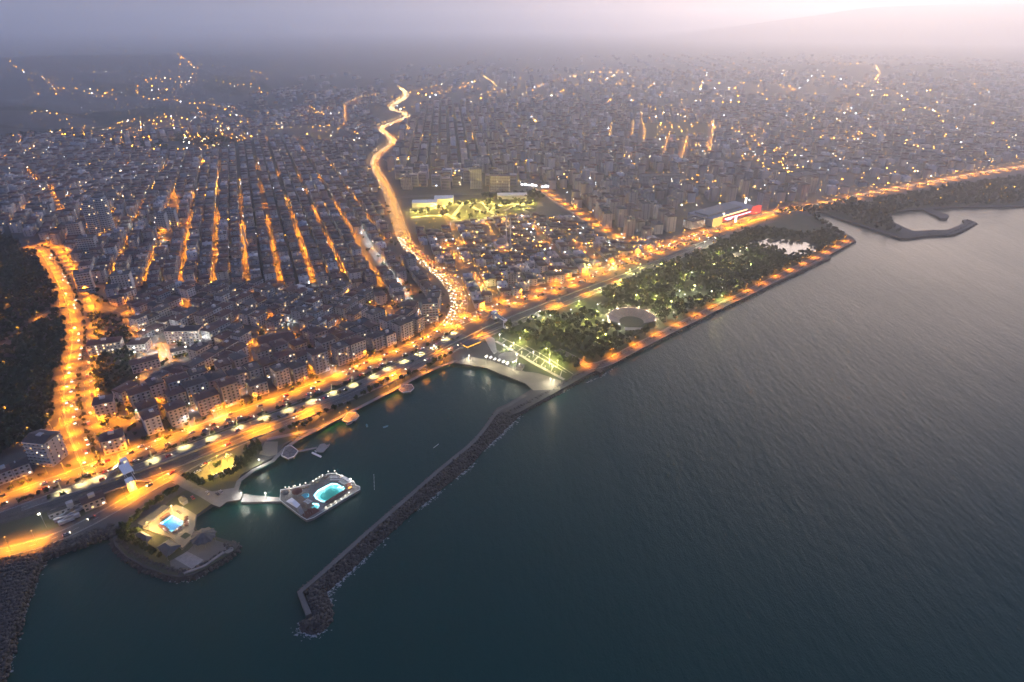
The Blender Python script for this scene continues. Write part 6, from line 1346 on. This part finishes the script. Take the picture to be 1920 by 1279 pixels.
# mosques
def mosque(px, py, s, mins, label, rot=.3):
    o, t = bld('mosque', px, py, rot, label, 'mosque'); MB().box(-10 * s, 10 * s, -10 * s, 10 * s, -1, 8 * s).build('prayer_hall', M['wall_i'][5], o); MB().box(-8 * s, 8 * s, -14 * s, -10 * s, -1, 5 * s).build('porch', M['wall_i'][1], o)
    m = MB(); m.cyl(0, 0, 8 * s, 10 * s, 8.4 * s, 8.2 * s, 16); m.lathe(0, 0, [(8.2 * s * math.cos(a), 10 * s + 6.2 * s * math.sin(a)) for a in np.linspace(0, 1.5, 7)], 16); m.cyl(0, 0, 16 * s, 18.5 * s, .3, .02, 6); m.build('dome', M['kerb'], o, smooth_=False)
    for x, y, h in mins:
        n_ = empty('minaret_base', (0, 0, 0)); bpy.data.objects.remove(n_); q = MB(); q.cyl(x, y, -1, h * .3, 1.5 * s, 1.3 * s, 10); q.cyl(x, y, h * .3, h * .68, 1.0 * s, .95 * s, 10); q.cyl(x, y, h * .68, h * .71, 1.1 * s, 1.7 * s, 10); q.cyl(x, y, h * .71, h * .88, .85 * s, .8 * s, 10); q.cyl(x, y, h * .88, h, .95 * s, .05, 10); q.build('minaret', M['wall_i'][5], o)
    t(o)
mosque(447, 470, .85, [(11, 8, 38)], 'small domed mosque with one slender minaret in the old town'); mosque(940, 465, .95, [(11, 10, 48), (13, -4, 46)], 'domed mosque with two minarets among the workshops')
# amphitheatre
def amphitheatre():
    c = g(1184, 603); o = empty('amphitheatre', (c[0], c[1], BASE), 0); n = 40; R0, R1 = 13.5, 27.0; A0, A1 = R(-22), R(202); M['stone_seat'] = mat('stone_seating', (.3, .25, .22), .9, (.22, .18, .16), .5, 4)
    rows = 9
    for k in range(rows):
        r0, r1 = R0 + (R1 - R0) * k / rows, R0 + (R1 - R0) * (k + 1) / rows; z = .5 + k * .62; a = np.linspace(A0, A1, n); V = [(r * math.cos(t), r * math.sin(t), zz) for r, zz in ((r0, z - .62), (r0, z), (r1, z)) for t in a]
        m = MB(); m.add(V, [(q * n + i, q * n + i + 1, (q + 1) * n + i + 1, (q + 1) * n + i) for q in range(2) for i in range(n - 1)])
        if k == rows - 1: m.add([(r1 * math.cos(t), r1 * math.sin(t), zz) for zz in (z, -.5) for t in a], [(i, i + 1, n + i + 1, n + i) for i in range(n - 1)])
        m.build('seat_row', M['stone_seat'], o)
    for t in np.linspace(A0 + .06, A1 - .06, 13):
        m = MB(); ca, sa = math.cos(t), math.sin(t); nx, ny = -sa * .6, ca * .6
        for k in range(rows): r0, r1, z = R0 + 1.5 * k, R0 + 1.5 * (k + 1), .56 + k * .62; m.add([(r0 * ca - nx, r0 * sa - ny, z), (r1 * ca - nx, r1 * sa - ny, z), (r1 * ca + nx, r1 * sa + ny, z), (r0 * ca + nx, r0 * sa + ny, z)], [(0, 1, 2, 3)])
        m.build('stairway', M['concrete'], o)
    m = MB(); m.cyl(0, 0, -.2, .18, R0, R0, 32); m.build('arena_floor', M['dry_grass'], o); MB().box(-11, 11, -24, -17, 0, 1.2).build('stage', M['paving'], o)
    tag(o, 'round stone amphitheatre with stepped seating in the seaside park', 'amphitheatre')
    for q_, t in enumerate(np.linspace(A0 + .1, A1 - .1, 9)): x, y = c[0] + 28.5 * math.cos(t), c[1] + 28.5 * math.sin(t); lamp('amphi', x, y, 0, f'{ORD[q_]} warm lamp around the rim of the amphitheatre, from the right', 'amphitheatre lamps', name='path_lamp')
amphitheatre()
# the lawn with its grid of pale paths beside the beach
M['path'] = mat('pale_path', (.34, .32, .28), .85, (.26, .245, .21), .4, 4)
main = G([(930, 640), (965, 660), (1000, 681), (1058, 712)]); par = G([(942, 634), (985, 655), (1030, 681), (1062, 699)])
gp = MB(); ribbon(resample(main, 8), -1.6, 1.6, .11, gp); ribbon(resample(par, 8), -.6, .6, .105, gp); ribbon(resample(G([(985, 648), (1015, 664), (1075, 702)]), 8), -.5, .5, .1, gp)
for t in np.linspace(.08, .95, 8):
    i = t * (len(resample(main, 2)) - 1); a = resample(main, 2)[int(i)]; b = resample(par, 2)[int(t * (len(resample(par, 2)) - 1))]; ribbon(np.array([a, b]), -.5, .5, .095, gp)
tag(gp.build('garden_path', M['path']), kind='structure')
pw = MB(); P_ = shape([(907, 631), (914, 627), (927, 635), (932, 660), (926, 664), (920, 655)], BASE + .3); pw.prism(P_, BASE, BASE + .35); o = pw.build('white_ramp', M['concrete']); tag(o, 'broad pale lit ramp running down to the beach plaza', 'ramp')
pts, r = ell(953, 669, 19, 32, z=BASE + .25); o = MB().prism(pts, BASE, BASE + .25).build('round_plaza', M['paving']); tag(o, 'round paved plaza between the beach and the lawn', 'plaza')
for q_, (px, py) in enumerate([(912, 668), (920, 670), (928, 673), (936, 675), (944, 678), (951, 681)]):
    c = g(px, py, BASE + 3); w = 2.2; x, y = c; tent([(px - 4, py + 1), (px, py - 2.5), (px + 4, py), (px, py + 3)], 2.6, f'{ORD[q_]} lit white tent from the left in the row above the beach', z=BASE, rise=1.6)
    lamp('globe', x, y - 2.4, 0, f'{ORD[q_]} warm lamp in front of the beach tents, from the left', 'beach tent lamps', name='path_lamp')
for q_, (px, py) in enumerate([(911, 672), (968, 668), (1037, 717), (962, 682)]): c = g(px, py, BASE + 8); lamp('courtflood', c[0], c[1], -.5, f'{ORD[q_]} warm floodlight from the left above the beach', 'beach floodlights', name='floodlight')
hip_house('beach_cafe', [(966, 687), (972, 681), (984, 684), (979, 690)], 3.4, 'dark_roof', 'concrete', 'small grey-roofed cafe at the beach lawn', 'cafe')
cn_ = empty('light_canopy', (*g(885, 650), BASE), .75); MB().box(-9, 9, -3.5, 3.5, 3.6, 4.0).build('roof', M['dark_roof'], cn_)
for x in (-8, 0, 8):
    for y in (-3, 3): MB().cyl(x, y, 0, 3.6, .12, .12, 6).build('post', M['steel'], cn_)
m = MB(); m.box(-9.1, 9.1, -3.62, -3.5, 3.5, 3.9); m.box(-9.12, -9.0, -3.5, 3.5, 3.5, 3.9); m.build('light_strip', emit_mat('orange_strip', (1, .35, .02), .12), cn_); tag(cn_, 'dark canopy edged with an orange light strip beside the beach road', 'canopy')
# footbridge stations over the tram line
def station(px, py, rot, label, big=True):
    o, t = bld('footbridge_station', px, py, rot, label, 'station'); W = M['white_paint']
    MB().box(-16, 16, -1.8, 1.8, 6.2, 6.7).build('bridge_deck', M['concrete'], o); MB().box(-16, 16, -1.9, -1.7, 6.7, 7.9).build('railing', W, o); MB().box(-16, 16, 1.7, 1.9, 6.7, 7.9).build('railing', W, o)
    for x in (-14, 0, 14): MB().box(x - .5, x + .5, -.6, .6, 0, 6.2).build('pier_column', M['concrete'], o)
    for s in (-1, 1):
        m = MB()
        for k in range(12): m.box(s * 14 - 1.4, s * 14 + 1.4, s * (1.9 + k * .75), s * (1.9 + (k + 1) * .75), 6.2 - (k + 1) * .5, 6.55 - k * .5) if s > 0 else m.box(s * 14 - 1.4, s * 14 + 1.4, s * (1.9 + (k + 1) * .75), s * (1.9 + k * .75), 6.2 - (k + 1) * .5, 6.55 - k * .5)
        m.build('stair', M['concrete'], o); MB().box(s * 14 - 2.4, s * 14 + 2.4, -s * 2 - 2.4, -s * 2 + 2.4, 0, 9.2).build('lift_tower', W, o); MB().box(s * 14 - 2.45, s * 14 + 2.45, -s * 2 - .7, -s * 2 + .7, 1, 8.6).build('lit_panel', emit_mat('panel_light', (1, .85, .5), .035), o)
    if big: MB().box(-7, 7, -3.4, 3.4, 9.6, 10).build('roof', W, o); [MB().box(x - .15, x + .15, y - .15, y + .15, 6.7, 9.6).build('roof_post', W, o) for x in (-6.5, 6.5) for y in (-3, 3)]
    t(o)
station(243, 898, 2.35, 'white footbridge station with lit lift towers over the tram line at left'); station(938, 606, 2.2, 'pale footbridge over the tram line at the park entrance', False)
# depot beside the tram line
block(178, 946, .72, 13, 9, 2, 'red-roofed depot house beside the tram line', 7, 'gable', 1, lit=.1, name='depot_house'); block(135, 955, .72, 26, 3, 1, 'long narrow platform roof beside the depot house', 2, 'flat', 3, lit=0, name='platform_shelter')
for q_, (px, py) in enumerate([(118, 975), (128, 969), (138, 963), (148, 958), (126, 980), (137, 974)]):
    c = g(px, py); o = empty('rail_wagon', (*c, BASE), .72); MB().box(-4.5, 4.5, -1.3, 1.3, .9, 3.2).build('body', M['wall_i'][(2, 6, 2)[q_ % 3]], o)
    for x in (-3, 3): MB().box(x - .9, x + .9, -1.0, 1.0, 0.1, .9).build('bogie', M['tyre'], o)
    tag(o, f'{ORD[q_]} grey rail wagon from the left in the depot yard', 'wagon', 'wagons in the depot')
# the red-lit mall at the far end of the boulevard
def mall():
    c0, c1 = G([(1335, 425), (1420, 400)], BASE); d = c1 - c0; L = float(np.hypot(*d)); o = empty('shopping_mall', (*((c0 + c1) / 2), BASE), math.atan2(d[1], d[0])); h = 12
    MB().box(-L / 2, L / 2, 0, 50, -1, h).build('wall', M['wall_i'][2], o); MB().box(-L / 2 + 6, L / 2 - 30, 14, 42, h + .1, h + 3).build('roof_hall', M['kerb'], o)
    MB().box(-L / 2 - .1, -L / 2 + 22, -3, 0, 0, h + 1).build('yellow_glass_front', emit_mat('yellow_front', (1, .6, .15), .028), o); MB().box(-L / 2 + 22.2, L / 2 - 20, -2, 0, 4, h - 3).build('red_light_front', emit_mat('red_front', (1, .07, .05), .02), o); MB().box(L / 2 - 19.8, L / 2, -6, 0, 2, h + 3).build('red_corner', emit_mat('red_corner', (1, .1, .07), .022), o)
    m = MB(); m.box(-L / 2 + 30, L / 2 - 25, -2.2, -2.02, 7.0, 8); m.build('light_line', emit_mat('pink_line', (1, .6, .75), .12), o); MB().box(-L / 2 + 36, -L / 2 + 50, -2.3, -2.02, 4.5, 8.6).build('lit_screen', emit_mat('screen_light', (.9, .75, 1), .06), o); m = MB()
    for k in range(16): x = -L / 2 + 26 + k * (L - 60) / 16; m.box(x, x + 2.5, -1, -.5, h + .1, h + 1.6)
    m.build('roof_lamps', emit_mat('roof_lamp', (1, .6, .2), .12), o); tag(o, 'large shopping mall with glowing red and yellow front beside the boulevard', 'mall')
    for px, py in ((1355, 415), (1378, 420), (1397, 385)):
        c = g(px, py); p = empty('light_pylon', (*c, BASE)); MB().box(-2, 2, -1, 1, 0, 3).build('base', M['concrete'], p); MB().box(-1.6, 1.6, -.8, .8, 3, 14).build('light_box', emit_mat('pylon_light', (1, .9, .8), .06), p); tag(p, f'glowing white sign pylon {"left of" if px == 1355 else "in front of" if px == 1378 else "at the right end of"} the mall', 'pylon', 'sign pylons at the mall')
    for k in range(60):
        t = random.random(); q = c0 + d * t * 1.1 + np.array([d[1], -d[0]]) / L * random.uniform(8, 34); car(q[0], q[1], random.uniform(0, 6.28), 'parked before the red-lit mall', 'cars parked at the mall', lights=False, parts=False) if k < 0 else None
    for k in range(9): q = c0 + d * (k + .5) / 9 + np.array([d[1], -d[0]]) / L * 22; lamp('boul', q[0], q[1], 0, f'{ORD[k]} amber lamp from the left on the mall forecourt', 'amber lamps at the mall')
mall()
# bright shop fronts and halls around the green park
def lit_front(name, px0, px1, h, col, s, depth_, label, cat='shop'):
    a, b = G([px0, px1]); d = b - a; L = float(np.hypot(*d)); z = float(height(*((a + b) / 2))); o = empty(name, (*((a + b) / 2), z), math.atan2(d[1], d[0])); MB().box(-L / 2, L / 2, 0, depth_, -1, h).build('wall', M['wall_i'][2], o); MB().box(-L / 2 - .4, L / 2 + .4, -.4, depth_ + .4, h, h + .6).build('roof', M['roof_i'][3], o); n = max(3, int(L / 7)); m = MB()
    for k in range(n): x = -L / 2 + (k + .1) * L / n; m.box(x, x + L / n * .75, -.25, -.02, h * .25, h * random.uniform(.55, .9))
    m.build('lit_panels', emit_mat(name + '_light', col, s), o); tag(o, label, cat)
lit_front('lit_showroom', (976, 349), (1008, 352), 9, (1, .95, .95), .09, 26, 'row of dazzling white showroom fronts at the head of the market boulevard'); lit_front('lit_showroom', (1014, 354), (1040, 353), 8, (1, .97, 1), .08, 20, 'second white showroom front right of the boulevard head'); lit_front('lit_depot', (725, 303), (768, 299), 5, (1, .85, .45), .05, 30, 'low depot hall with a lit cream front beside the highway', 'hall')
for (px, py, rot, w, d, h, lab) in ((797, 386, .05, 44, 24, 8, 'white-roofed sports hall at the left end of the lit park'), (833, 380, .05, 34, 26, 10, 'white hall with a slanting roof beside the lit park'), (960, 371, .05, 56, 20, 7, 'long white hall behind the trees of the lit park')):
    o, t = bld('sports_hall', px, py, rot, lab, 'hall'); MB().box(-w / 2, w / 2, -d / 2, d / 2, -1, h).build('wall', M['wall_i'][5], o); V, F = roof_geo(w, d, h, 'gable', .5, 3); rb = MB(); rb.add(V, F); rb.build('roof', M['white_paint'], o); t(o)
pp = MB()
for s in ([(768, 398), (800, 394), (845, 383), (905, 380), (945, 385), (1000, 380)], [(830, 384), (836, 400), (855, 412)], [(870, 379), (850, 405)], [(903, 378), (925, 402)], [(880, 385), (905, 398), (940, 385)], [(900, 399), (925, 396)], [(960, 380), (990, 398)], [(945, 395), (975, 382), (1000, 392)], [(850, 414), (920, 412), (960, 405)], [(770, 408), (800, 405), (840, 404)]): ribbon(resample(G(s), 12), -3.2, 3.2, .12, pp)
tag(pp.build('lit_path', M['path']), kind='structure')
lamp_kind('green', 6, .3, (1, .72, .12), .5, 7500, r=.6)
for q_, (px, py) in enumerate(sorted([(770, 399), (785, 397), (800, 395), (815, 391), (832, 390), (848, 384), (862, 383), (878, 382), (893, 381), (908, 382), (922, 384), (938, 386), (955, 385), (970, 383), (985, 382), (998, 382), (836, 401), (848, 408), (860, 396), (912, 390), (920, 398), (902, 398), (888, 391), (925, 393), (963, 393), (978, 391), (988, 396), (870, 412), (895, 412), (925, 410), (948, 404), (800, 404), (780, 406), (823, 404), (855, 402), (875, 403), (905, 405)])):
    c = g(px, py); lamp('green', c[0], c[1], 0, f'{ORD[q_]} yellow lamp from the left in the lit green park beyond the highway', 'yellow lamps in the inland park', name='path_lamp')
